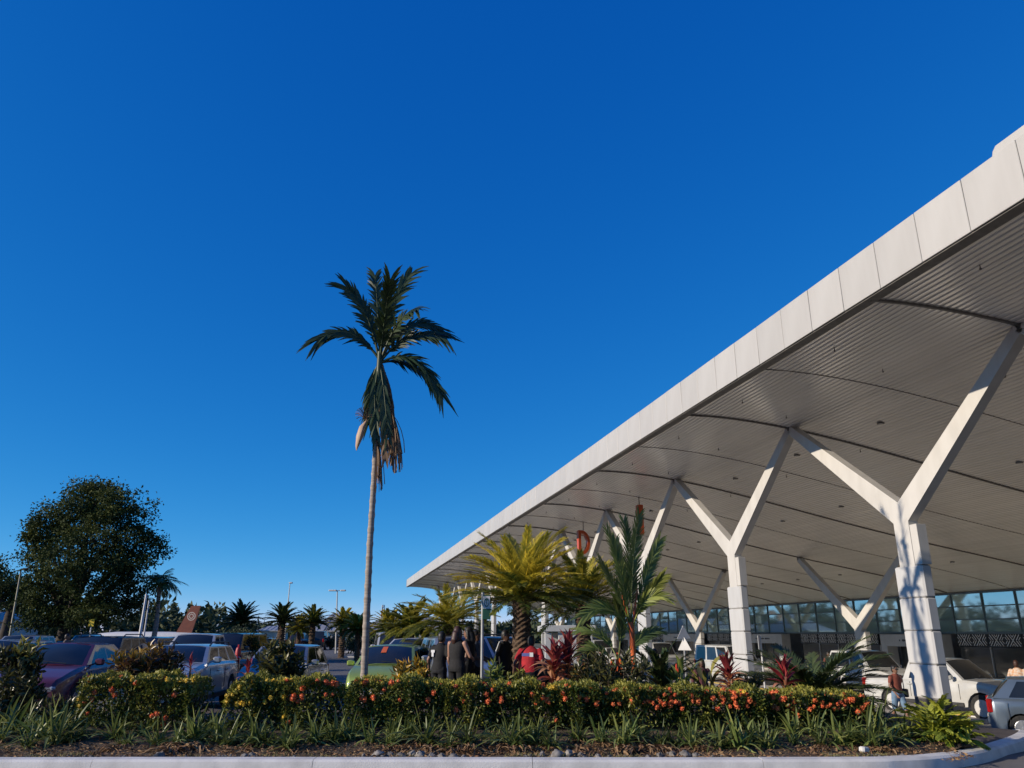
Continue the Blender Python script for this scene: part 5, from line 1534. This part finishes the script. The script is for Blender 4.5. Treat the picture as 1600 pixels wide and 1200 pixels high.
def person(px, Y, head, label, skin, hair, top, bottom, h=1.70, pose='stand', sleeves='short', hairlen=.0, shades=False, bag=False, lean=0.0, stripe=None, vox=.016, wide=1.0, back_print=None, cap=None, loc=None, shoes=(.02, .02, .02), zg=None, group=None, shorts=False):
    vox = .024 if Y > 22 else .018
    x = gx(px, Y) if loc is None else loc[0]
    g = (gz(x, Y) if loc is None else loc[2]) if zg is None else zg
    root = empty('person', (x, Y if loc is None else loc[1], g), head)          # faces +X before turning
    tag(root, label, 'person', group)
    k = h / 1.72
    walk = pose == 'walk'
    st = .20 if walk else .03
    def S(v): return tuple(c * k for c in v)
    ln = lean
    def up(x_, y_, z_):          # torso leans forward about the hip
        if z_ <= .95: return S((x_, y_, z_))
        d = z_ - .95
        return S((x_ + math.sin(ln) * d, y_, .95 + math.cos(ln) * d))
    J = {}
    W_ = wide
    for s, f in ((1, st), (-1, -st)):
        J['hip', s] = up(0, s*.095*W_, .93); J['kn', s] = S((f*.55 + .03, s*.10*W_, .50)); J['an', s] = S((f - (.06 if (walk and f < 0) else 0), s*.10, .09 + (.05 if (walk and f < 0) else 0))); J['toe', s] = S((f + .15, s*.12, .035))
        J['sh', s] = up(0, s*.178*W_, 1.395)
        if pose == 'hold': J['el', s] = up(.08, s*.25*W_, 1.15); J['wr', s] = up(.30, s*.16, 1.10)
        elif walk: J['el', s] = up(-.05 - s*f*0 - f*.3, s*.27*W_, 1.15); J['wr', s] = up(.08 - f*.9, s*.29*W_, .90)
        else: J['el', s] = up(-.05, s*.27*W_, 1.13); J['wr', s] = up(.07, s*.30*W_, .88)
    def Vv(a): return Vector(a)
    body = MB()
    def limb(a, b, r0, r1, n=8, mbx=None):
        a, b = Vv(a), Vv(b); m_ = a.lerp(b, .45)
        (mbx or body).tube([tuple(a), tuple(m_), tuple(b)], [r0*k, (r0*.55 + r1*.45)*k*1.04, r1*k], n)
        for p, r in ((a, r0), (b, r1)): (mbx or body).ball(tuple(p), r*k, 8, 6)
    def torso(mbx, e, z0=.85, z1=1.50):
        rings = []
        for z_, rx, ry in ((.86, .115, .165), (.95, .122, .170), (1.09, .102, .138), (1.22, .116, .156), (1.34, .114, .170), (1.40, .10, .150), (1.45, .078, .10), (1.49, .058, .062)):
            if z_ < z0 or z_ > z1: continue
            c = Vector(up(0, 0, z_)); tl = ln if z_ > .95 else 0
            rings.append([c + Vector((math.cos(a)*(rx*(.6+.4*W_) + e)*k*math.cos(tl), math.sin(a)*(ry*W_ + e)*k, -math.cos(a)*(rx + e)*k*math.sin(tl))) for a in (2*math.pi*j/16 for j in range(16))])
        mbx.loft(rings)
    torso(body, 0)
    hd = Vector(up(.02, 0, 1.605))
    body.tube([up(0, 0, 1.42), up(.01, 0, 1.52)], .055*k, 8)
    body.ball(tuple(hd), (.092*k, .075*k, .118*k), 12, 9)
    body.ball(tuple(hd + Vector((.03*k, 0, -.06*k))), (.065*k, .055*k, .06*k), 10, 7)          # jaw
    body.ball(tuple(hd + Vector((.098*k, 0, -.012*k))), (.017*k, .014*k, .024*k), 8, 6)         # nose
    for s in (-1, 1): body.ball(tuple(hd + Vector((-.005*k, s*.077*k, -.005*k))), (.02*k, .012*k, .032*k), 8, 6)
    for s in (-1, 1):
        limb(J['hip', s], J['kn', s], .085, .055); limb(J['kn', s], J['an', s], .055, .038); limb(J['an', s], J['toe', s], .04, .03)
        limb(J['sh', s], J['el', s], .055, .040); limb(J['el', s], J['wr', s], .040, .027)
        # hand: palm and five fingers
        wv = Vector(J['wr', s]); d = (wv - Vector(J['el', s])).normalized(); side = d.cross(Vector((0, s*1.0, 0)))
        if side.length < .1: side = Vector((1, 0, 0))
        side.normalize(); nrm = d.cross(side).normalized()
        pm = wv + d*.05*k; body.ball(tuple(pm), (.032*k, .026*k, .045*k), 8, 6)
        for i, (o_, l_) in enumerate(((-.030, .060), (-.010, .075), (.010, .070), (.028, .052))):
            a = pm + side*o_*k + d*.02*k; b = a + d*l_*.6*k + nrm*.006*k; c = b + d*l_*.4*k + nrm*.02*k
            body.tube([tuple(a), tuple(b), tuple(c)], [.0105*k, .0095*k, .008*k], 6)
        a = wv + side*.028*k + d*.02*k; body.tube([tuple(a), tuple(a + side*.025*k + d*.03*k), tuple(a + side*.03*k + d*.06*k)], [.013*k, .011*k, .009*k], 6)
    remesh(body, 'body', skin, root, vox*.8, 3)
    # shirt
    sh = MB(); torso(sh, .014, .86)
    if sleeves != 'none':
        for s in (-1, 1):
            a, b = Vector(J['sh', s]), Vector(J['el', s])
            if sleeves == 'short': limb(a, a.lerp(b, .62), .068, .064, mbx=sh)
            else: limb(a, b, .068, .058, mbx=sh); limb(b, J['wr', s], .060, .045, mbx=sh)
    else:
        for s in (-1, 1): sh.ball(up(0, s*.085*W_, 1.43), (.07*k, .03*k, .05*k), 8, 6)
    so = remesh(sh, 'shirt', top, root, vox, 3)
    tr = MB()
    rings = []
    torso(tr, .018, .84, 1.0)
    for s in (-1, 1):
        tr.ball(J['hip', s], .11*k, 8, 6)
        if shorts: limb(J['hip', s], Vector(J['hip', s]).lerp(Vector(J['kn', s]), .95), .108, .085, mbx=tr)
        else: limb(J['hip', s], J['kn', s], .105, .075, mbx=tr); limb(J['kn', s], J['an', s], .074, .058, mbx=tr)
    remesh(tr, 'trousers', bottom, root, vox, 3)
    shm = MB()
    for s in (-1, 1):
        a, t = Vector(J['an', s]), Vector(J['toe', s]); shm.ball(tuple(a + Vector((0, 0, -.045*k))), (.055*k, .05*k, .05*k), 8, 6); shm.tube([tuple(a + Vector((-.02*k, 0, -.05*k))), tuple(t)], [.05*k, .042*k], 8)
    remesh(shm, 'shoes', plain('shoe', shoes, .6), root, vox, 2)
    hm = MB()
    hm.ball(tuple(hd + Vector((-.018*k, 0, .03*k))), (.098*k, .088*k, .108*k), 12, 9)
    hm.ball(tuple(hd + Vector((-.05*k, 0, -.02*k))), (.062*k, .082*k, .09*k), 10, 8)
    if hairlen:
        hm.tube([tuple(hd + Vector((-.06*k, 0, 0))), tuple(hd + Vector((-.10*k, 0, -.15*k))), tuple(hd + Vector((-.10*k, 0, -(.12 + hairlen)*k)))], [.085*k, .085*k, .05*k], 10)
        for s in (-1, 1): hm.tube([tuple(hd + Vector((-.01*k, s*.07*k, .04*k))), tuple(hd + Vector((-.03*k, s*.09*k, -.08*k))), tuple(hd + Vector((-.05*k, s*.08*k, -(.08 + hairlen*.6)*k)))], [.035*k, .035*k, .02*k], 8)
    remesh(hm, 'hair', hair, root, vox*.9, 2)
    # eyes, mouth
    ey = MB()
    for s in (-1, 1): ey.ball(tuple(hd + Vector((.082*k, s*.03*k, .008*k))), (.010*k, .014*k, .008*k), 8, 5)
    ey.build('eyes', plain('eye_dark', (.02, .015, .012), .3), root)
    MB().ball(tuple(hd + Vector((.078*k, 0, -.068*k))), (.012*k, .026*k, .007*k), 8, 5).build('mouth', plain('lips', (.25, .08, .07), .5), root)
    if shades:
        sg = MB()
        for s in (-1, 1): sg.ball(tuple(hd + Vector((.092*k, s*.034*k, .010*k))), (.012*k, .033*k, .022*k), 10, 6)
        for s in (-1, 1): sg.tube([tuple(hd + Vector((.09*k, s*.06*k, .015*k))), tuple(hd + Vector((0, s*.088*k, .015*k)))], .006*k, 5)
        sg.build('sunglasses', M_TRIM, root, smooth=True)
    if bag:
        bg_ = MB(); bg_.bbox(S((-.02, .30, .93)), (.26*k, .12*k, .24*k), .03); bg_.build('bag', M_TRIM, root)
        MB().tube([S((-.02, .30, 1.03)), up(.11, .16, 1.32), up(.03, .10, 1.475), up(-.12, .13, 1.3), S((-.08, .29, 1.03))], .014*k, 6).build('bag_strap', plain('strap', (.45, .36, .26), .7), root)
    if stripe:
        for s in (-1, 1):
            a, b, c = Vector(J['sh', s]), Vector(J['el', s]), Vector(J['wr', s]); o_ = Vector((0, s*.078*k, .03*k))
            MB().tube([up(0, s*.09, 1.50), tuple(a + Vector((0, s*.02*k, .082*k))), tuple(a.lerp(b, .5) + Vector((0, s*.07*k, .01))), tuple(b + Vector((0, s*.064*k, 0))), tuple(b.lerp(c, .7) + Vector((0, s*.055*k, 0)))], .014*k, 6).build('sleeve_stripe', plain('white_stripe', (.7, .7, .68), .7), root)
    if back_print:
        for (oy, oz, w_, h_), mm in back_print:
            c = Vector(up(-.142 - .04*(W_-1), oy, 1.30 + oz)); MB().box(tuple(c + Vector((-.006, 0, 0))), (.012, w_, h_)).build('back_print', mm, root)
    return root
PI = math.pi
GRP = 'people gathered behind the hedge'
BLKC = cloth((.007, .007, .008)); DKC = cloth((.010, .011, .014))
whp = plain('white_print', (.68, .68, .68), .7)
person(686, 16.9, PI/2 - .5, 'person in a black shirt with a white back print, left of the tank top', SKIN_M, HAIR_B, BLKC, DKC, 1.62, lean=.12, back_print=[((.10, .02, .09, .05), whp), ((.10, -.05, .05, .08), whp)], group=GRP)
person(714, 16.5, PI/2 - .65, 'person with brown hair in a black tank top, seen from behind', SKIN_L, HAIR_R, cloth((.013, .012, .013)), BLKC, 1.72, sleeves='none', hairlen=.10, wide=1.12, pose='hold', group=GRP)
person(732, 17.6, PI - .3, 'dark-haired person partly hidden behind the tank top', SKIN_M, HAIR_B, DKC, DKC, 1.72, hairlen=.15, group=GRP)
person(742, 18.0, -.35, 'person in a grey-blue shirt seen in profile beside the sign post', SKIN_M, HAIR_B, cloth((.10, .12, .17)), DKC, 1.66, pose='hold', group=GRP)
person(789, 17.6, -.6, 'person in a black jacket with white sleeve stripes', SKIN_D, HAIR_B, BLKC, BLKC, 1.66, sleeves='long', stripe=True, wide=1.1, group=GRP)
rp = plain('blue_print', (.10, .12, .35), .7)
person(826, 16.2, PI/2 - .25, 'person in a bright red shirt with a small print across the shoulders', SKIN_D, HAIR_B, cloth((.42, .012, .02)), DKC, 1.60, lean=.42, wide=1.16, back_print=[((.06, .02, .16, .06), rp), ((-.06, .02, .08, .08), whp)], group=GRP)
person(926, 20.2, PI/2 + .3, 'person in dark clothes in front of the second cycad trunk', SKIN_D, HAIR_B, cloth((.006, .006, .007)), BLKC, 1.66, wide=1.1, group=GRP)
person(940, 30, -PI/2 - .4, 'person in a cream shirt far behind the orange palm stems', SKIN_L, HAIR_R, cloth((.55, .46, .36)), cloth((.35, .30, .25)), 1.75)
person(1024, 20.8, PI/2 - .2, 'person in a white shirt standing right of the orange palm stem', SKIN_D, HAIR_B, cloth((.55, .55, .56)), cloth((.45, .45, .46)), 1.76, sleeves='long', hairlen=.05, group=GRP)
person(1096, 23.8, -PI/2, 'person with long dark hair near the white van', SKIN_D, HAIR_B, cloth((.10, .03, .035)), DKC, 1.70, hairlen=.28, sleeves='long')
person(1296, 40, -PI/2 + .2, 'person in a rust top beyond the dark spreading cycad', SKIN_D, HAIR_B, cloth((.18, .05, .035)), cloth((.30, .33, .40)), 1.72)
person(1396, 24.4, -PI/2 + .35, 'woman in a rust brown top, blue shorts and sunglasses walking past the column', SKIN_M, HAIR_B, cloth((.24, .065, .04)), cloth((.16, .26, .38)), 1.68, pose='walk', shades=True, bag=True, sleeves='short', shorts=True)
person(97, 36, 0.3, 'person in a plaid shirt and cap between the parked cars', SKIN_M, HAIR_B, cloth((.16, .12, .11), (.05, .04, .04), 30), DKC, 1.75)
person(1588, 27.5, PI/2 - .8, 'person in a tan floral shirt beyond the blue-grey hatchback', SKIN_M, HAIR_R, cloth((.55, .27, .12), (.62, .55, .48), 14), DKC, 1.72, sleeves='long', wide=1.1)

# ------------------------------------------------------------------ signs, posts, hydrant
M_POLE = mat('galvanised', (.42, .42, .41), .5, metal=.3, col2=(.34, .34, .33), scale=8)
M_GREEN = mat('sign_green', (.012, .085, .05), .5, col2=(.015, .07, .042), scale=5)
Y = 16.0; x = gx(757, Y); g = gz(x, Y)
root = empty('parking_sign', (x, Y, g)); tag(root, 'green and white rectangular sign on a thin post', 'sign')
zt = at(757, 925, Y).z - g
MB().tube([(-.05, .03, -.05), (-.05, .03, zt)], .03, 10).build('post', M_POLE, root, smooth=True)
h0 = at(757, 968, Y).z - g; h1 = at(757, 930, Y).z - g
rz_ = .55
pl = MB().bbox((.03, 0, (h0+h1)/2), (.16, .02, h1 - h0), .008).build('plate', M_GREEN, root)
MB().bbox((.03, -.014, h0 + (h1-h0)*.70), (.14, .008, (h1-h0)*.52), .004).build('white_panel', M_WHITE, pl)
rg = MB(); c = (.03, -.021, h0 + (h1-h0)*.70)
rg.loft([[(c[0] + math.cos(a)*r_*.05*1.0, c[1] - d_, c[2] + math.sin(a)*r_*.085) for a in (2*math.pi*i/24 for i in range(24))] for r_, d_ in ((1.0, 0), (1.0, .004), (.78, .004), (.78, 0))] , caps=False)
rg.box((c[0], c[1] - .001, c[2] + .0), (.012, .006, .09)); rg.box((c[0], c[1] - .002, c[2] + .05), (.04, .006, .014))
rg.build('symbol', M_GREEN, pl)

def tri_sign():
    Y = 30.0; x = gx(1071, Y); g = gz(x, Y)
    root = empty('triangle_sign', (x, Y, g)); tag(root, 'post with two pale triangular signs seen from behind near the white vans', 'sign')
    zt = at(1071, 978, Y).z - g
    MB().tube([(0, 0, 0), (0, 0, zt)], .035, 8).build('post', M_POLE, root, smooth=True)
    for zc, s, rz in ((zt - .22, .55, .25), (zt - .62, .55, -.7)):
        ca, sa = math.cos(rz), math.sin(rz)
        q = [(-s/2, -s*.43), (s/2, -s*.43), (0, s*.43)]
        mb = MB(); mb.loft([[(a*ca - d*sa, a*sa + d*ca - .05, zc + b) for a, b in q] for d in (0, .02)]); mb.build('plate', M_WHITE, root)
tri_sign()
def post_sign(px, Y, py0, w_, hh, label, col, name='post_sign'):
    x = gx(px, Y); g = gz(x, Y); zt = at(px, py0, Y).z - g
    root = empty(name, (x, Y, g)); tag(root, label, 'sign')
    MB().tube([(0, 0, 0), (0, 0, zt)], .035, 8).build('post', M_WHITE, root, smooth=True)
    MB().bbox((-.05, -.05, zt - hh/2), (w_, .025, hh), .008, rz=.9).build('plate', col, root)
post_sign(1192, 30, 993, .30, .55, 'narrow sign on a white post right of the second column', M_PORT)
# bollard
x = gx(1179, 28); root = empty('bollard', (x, 28, gz(x, 28))); tag(root, 'white round-topped bollard beside the second column', 'bollard')
MB().tube([(0, 0, 0), (0, 0, .95), (0, 0, 1.02), (0, 0, 1.06)], [.11, .11, .09, .03], 14).build('post', M_WHITE, root, smooth=True)
MB().tube([(0, 0, .70), (0, 0, .80)], [.114, .114], 14).build('band', plain('red_band', (.45, .03, .03), .5), root, smooth=True)
# hydrant
Y = 26.5; x = gx(370, Y); g = gz(x, Y); M_HYD = mat('hydrant_red', (.45, .025, .03), .45, col2=(.34, .02, .025), scale=12)
root = empty('fire_hydrant', (x, Y, g)); tag(root, 'red fire hydrant standing in front of the black minivan', 'hydrant')
hy = at(370, 1010, Y).z - g
MB().tube([(0, 0, 0), (0, 0, .05), (0, 0, .06), (0, 0, hy*.6)], [.10, .10, .05, .05], 14).build('standpipe', M_HYD, root, smooth=30)
MB().tube([(0, 0, hy*.6), (0, 0, hy*.64), (0, 0, hy*.9), (0, 0, hy*.97), (0, 0, hy)], [.07, .09, .09, .065, .02], 14).build('barrel', M_HYD, root, smooth=30)
for a in (0, PI/2, PI): MB().tube([(0, 0, hy*.78), (math.cos(a)*.14, -math.sin(a)*.14, hy*.78)], [.04, .045], 10).build('outlet', M_HYD, root, smooth=30)
MB().tube([(0, 0, hy), (0, 0, hy + .06)], .03, 6).build('valve', M_HYD, root)
# wheel stops
for i, (px, Y) in enumerate(((555, 62), (545, 78), (392, 26.5), (372, 25.5))):
    x = gx(px, Y); tag(MB().bbox((x, Y, gz(x, Y) + .06), (2.6 if i < 2 else 1.5, .18, .13), .03).build('wheel_stop', M_WHITE), ('white concrete wheel stop before the far silver car', 'white concrete wheel stop at the end of the aisle', 'white concrete wheel stop right of the hydrant', 'white concrete wheel stop at the foot of the hydrant')[i], 'wheel stop', 'concrete wheel stops')
# lamp posts
def lamp(px0, py0, px1, py1, Y, heads, label, r=.06, solar=False, m=None, group=None):
    b = at(px0, py0, Y); x = b.x; g = gz(x, Y); root = empty('lamp_post', (x, Y, g)); tag(root, label, 'lamp post', group)
    t = at(px1, py1, Y) - Vector((x, Y, g))
    t0 = Vector((0, 0, 0))
    MB().tube([(0, 0, -.1), tuple(t * .5), tuple(t)], [r*1.3, r, r*.7], 8).build('pole', m or M_POLE, root, smooth=True)
    for dx, s in heads:
        MB().tube([tuple(t), tuple(t + Vector((dx*.6, 0, .02)))], r*.5, 6).build('arm', M_POLE, root)
        MB().bbox(tuple(t + Vector((dx, 0, .02))), (s, .28, .14), .05).build('lamp_head', M_WHITE if not solar else M_DARKG, root)
    if solar: 
        o = MB().box((0, 0, 0), (1.2, .7, .05)).build('solar_panel', M_DARKG, root, loc=tuple(t + Vector((.35, 0, .08)))); o.rotation_euler = (.2, -.25, 0)
lamp(527, 985, 527, 923, 75, ((-.55, .5), (.55, .5), (-.2, .3)), 'lamp post with double head before the grey roof', .07)
lamp(446, 985, 453, 911, 80, ((.1, .35),), 'thin single lamp post behind the forked cycad', .06)
lamp(18, 985, 33, 890, 48, ((.25, .3),), 'leaning solar street light at the left edge', .06, True, plain('pale_pole', (.40, .37, .28), .6))
lamp(219, 985, 229, 928, 45, (), 'leaning white pole right of the big tree', .09, False, M_WHITE)
lamp(226, 985, 233, 938, 47, (), 'second thinner leaning pole right of the big tree', .05, False, M_WHITE)
# yellow sign in the tree shade
x = gx(133, 47); root = empty('yellow_sign', (x, 47, gz(x, 47))); tag(root, 'small yellow sign in the shade of the big tree', 'sign')
zc = at(133, 973, 47).z - gz(x, 47)
MB().tube([(0, 0, 0), (0, 0, zc)], .03, 6).build('post', M_POLE, root); MB().bbox((0, -.04, zc), (.30, .03, .42), .01).build('plate', plain('sign_yellow', (.65, .45, .02), .5), root)

# ------------------------------------------------------------------ far buildings, tower, aircraft
M_ROOF = mat('metal_roof', (.36, .36, .37), .5, metal=.2, col2=(.30, .30, .31), scale=.8)
M_WALL = mat('rendered_wall', (.50, .50, .49), .8, col2=(.42, .42, .41), scale=.6)
def shed(px0, px1, Yb, py_eave, py_ridge, depth, label, name='low_building', gable=None):
    x0, x1 = gx(px0, Yb), gx(px1, Yb); g = gz((x0+x1)/2, Yb); L = x1 - x0; e = at(px0, py_eave, Yb).z - g; rd = at(px0, py_ridge, Yb + depth/2).z - g
    root = empty(name, ((x0+x1)/2, Yb + depth/2, g)); tag(root, label, 'building')
    hl, hd_ = L/2, depth/2
    MB().box((0, 0, e/2), (L - 1.2, depth - 1.2, e)).build('wall', M_WALL, root)
    r = MB(); hip = min(hl*.5, depth*.45)
    vs = [(-hl, -hd_, e), (hl, -hd_, e), (hl, hd_, e), (-hl, hd_, e), (-hl + hip, 0, rd), (hl - hip, 0, rd), (-hl, -hd_, e - .2), (hl, -hd_, e - .2), (hl, hd_, e - .2), (-hl, hd_, e - .2)]
    r.add(vs, ((0, 1, 5, 4), (1, 2, 5), (2, 3, 4, 5), (3, 0, 4), (6, 7, 1, 0), (7, 8, 2, 1), (8, 9, 3, 2), (9, 6, 0, 3), (9, 8, 7, 6)))
    ro = r.build('roof', M_ROOF, root)
    seam = MB(); n = int(L / 1.0)
    for i in range(n + 1):
        X = -hl + L*i/n; tt = min(1, (X + hl)/hip if hip else 1, (hl - X)/hip)
        seam.tube([(X, -hd_ - .01, e + .03), (X, -hd_ + hd_*max(.02, tt), e + (rd - e)*max(.02, tt) + .03)], .05, 4)
    seam.build('roof_seams', M_ROOF, ro)
    for i in range(max(2, int(L/4))):
        X = -hl + 1.5 + i*4
        if X < hl - 1:
            w_ = MB().box((X, -hd_ + .58, e*.5), (1.6, .06, 1.1)).build('window', M_DARKG, root)
            MB().box((X, -hd_ + .54, e*.5 - .6), (1.8, .1, .1)).build('sill', M_WHITE, w_)
    for i in range(max(2, int(L/5))): MB().tube([(-hl + .4 + i*5, -hd_ + .2, 0), (-hl + .4 + i*5, -hd_ + .2, e - .1)], .08, 6).build('post', M_WHITE, root)
    return root
shed(480, 556, 125, 985, 958, 14, 'low building with grey metal hip roof left of the palm trunk')
shed(545, 720, 140, 984, 965, 16, 'long grey-roofed building behind the palm trunk')
shed(-140, -42, 85, 968, 955, 12, 'pale roofed building at the left edge under the trees')
shed(395, 432, 190, 985, 978, 10, 'tiny white far building left of the forked cycad')
# lower white canopy building seen between the palms, part of the terminal frontage
def kiosk():
    Y = 47; x0, x1 = gx(846, Y), gx(932, Y); g = gz((x0+x1)/2, Y)
    root = empty('low_canopy_building', ((x0+x1)/2, Y + 3, g)); tag(root, 'pale flat-roofed annex with square pillars seen between the cycads', 'building'); L = x1 - x0
    ze = at(860, 982, Y).z - g
    MB().bbox((0, 0, ze), (L, 7, .35), .03).build('roof', M_PORT, root)
    MB().box((0, 2.5, ze/2 - .12), (L - .5, .2, ze - .24)).build('wall', M_PORT, root)
    n = 4
    for i in range(n): MB().bbox((-L/2 + .4 + (L - .8)*i/(n-1), -3.1, ze/2 - .15), (.4, .4, ze - .2), .03).build('pillar', M_PORT, root)
    for i in range(n - 1):
        X = -L/2 + .4 + (L - .8)*(i + .5)/(n-1)
        w_ = MB().box((X, 2.38, ze*.45), ((L/n)*.6, .06, ze*.5)).build('window', M_DARKG, root)
        MB().box((X, 2.36, ze*.45), (.06, .1, ze*.5)).build('frame', M_WHITE, w_)
kiosk()
# lattice mast
Y = 260; x = gx(594, Y); zt = at(594, 944, Y).z
root = empty('lattice_mast', (x, Y, -.3)); tag(root, 'red and white lattice mast above the grey roof', 'mast')
for i in range(6):
    m_ = MB(); z0, z1 = zt*i/6, zt*(i+1)/6; r0, r1 = 1.4 - 1.0*i/6, 1.4 - 1.0*(i+1)/6
    q0 = [(r0*math.cos(a), r0*math.sin(a), z0) for a in (0, 2.09, 4.19)]; q1 = [(r1*math.cos(a), r1*math.sin(a), z1) for a in (0, 2.09, 4.19)]
    for j in range(3):
        m_.tube([q0[j], q1[j]], .14, 5); m_.tube([q0[j], q1[(j+1) % 3]], .08, 5); m_.tube([q1[j], q1[(j+1) % 3]], .08, 5)
    m_.build('mast_section', plain('mast_red', (.45, .08, .06), .6) if i % 2 == 0 else M_WHITE, root)
# red-roofed tower cab
Y = 230; x = gx(614, Y); zb = at(614, 972, Y).z; zt = at(614, 960, Y).z
root = empty('control_cabin', (x, Y, -.3)); tag(root, 'small dark red roofed cabin rising behind the grey roofs', 'building')
MB().box((0, 0, zb/2), (3, 3, zb)).build('shaft', M_WALL, root)
MB().loft([[(math.cos(a)*r_, math.sin(a)*r_, z_) for a in (2*PI*i/8 for i in range(8))] for r_, z_ in ((2.0, zb - .2), (2.5, (zb+zt)/2), (2.3, zt - .3))]).build('cabin', M_DARKG, root)
MB().loft([[(math.cos(a)*r_, math.sin(a)*r_, z_) for a in (2*PI*i/8 for i in range(8))] for r_, z_ in ((2.9, zt - .35), (2.9, zt), (.6, zt + .35))]).build('roof', plain('red_roof', (.22, .05, .045), .6), root)

# parked airliner: white fuselage, brown tail fin with round motif
def plane():
    Y = 185; k = Y/1261
    xt = gx(285, Y); g = -.35; zt = at(285, 950, Y).z - g; zb = at(285, 981, Y).z - g
    root = empty('airliner', (xt, Y, g)); tag(root, 'parked airliner with a brown tail fin bearing a pale round motif', 'aeroplane')
    R_ = 1.75; zc = zb - 2.6
    fz = MB(); st = []
    for x_, r_, dz in ((6.5, .2, .8), (4, .7, .65), (0, 1.35, .25), (-4, R_, 0), (-16, R_, 0), (-20, 1.5, -.1), (-23, .9, -.3), (-24.5, .15, -.5)):
        st.append([(x_, math.cos(a)*r_, zc + dz + math.sin(a)*r_) for a in (2*PI*i/16 for i in range(16))])
    fz.loft(st); fz.build('fuselage', M_WHITE, root, smooth=True)
    M_FIN = mat('tail_brown', (.22, .065, .035), .5, col2=(.17, .05, .03), scale=2)
    q = [(-2.4, zb - 1.2), (1.2, zb - 1.2), (2.6, zt + .5), (.4, zt + .5)]
    f = MB(); f.loft([[(a, y, b) for a, b in q] for y in (-.18, .18)]); fin = f.build('tail_fin', M_FIN, root)
    fz2 = (zb + (zt - zb)*.58); cx = .75
    rg = MB()
    for r0, r1 in ((.95, .78), (.52, .36)):
        rg.loft([[(cx + math.cos(a)*r_, -.182 - d_, fz2 + math.sin(a)*r_) for a in (2*PI*i/24 for i in range(24))] for r_, d_ in ((r0, 0), (r0, .02), (r1, .02), (r1, 0))], caps=False)
    for a in range(8): rg.box((cx + math.cos(a*PI/4)*.65, -.20, fz2 + math.sin(a*PI/4)*.65), (.12, .03, .12))
    rg.build('round_motif', plain('motif_cream', (.60, .50, .42), .6), fin)
    for s in (-1, 1): MB().loft([[(2.5 + a, s*.6, zc + .6 + b), (5.2, s*5.0, zc + .9 + b), (6.4, s*5.0, zc + .9 + b), (5.2, s*.6, zc + .6 + b)] for a, b in ((0, 0), (0, .15))]).build('tailplane', M_WHITE, root)
    for s in (-1, 1):
        MB().loft([[(-11, s*1.5, zc - .8 + b), (-6, s*14, zc + .2 + b), (-4.6, s*14, zc + .2 + b), (-5, s*1.5, zc - .8 + b)] for b in (0, .3)]).build('wing', M_WHITE, root)
        MB().tube([(-10.5, s*4.6, zc - 1.5), (-7.5, s*4.6, zc - 1.5)], [.95, .7], 14).build('engine', M_WHITE, root, smooth=True)
        MB().tube([(-8, s*2.2, 0), (-8, s*2.2, zc - .6)], .3, 8).build('landing_gear', M_TRIM, root)
    MB().tube([(-21, 0, 0), (-21, 0, zc - .8)], .25, 8).build('landing_gear', M_TRIM, root)
plane()
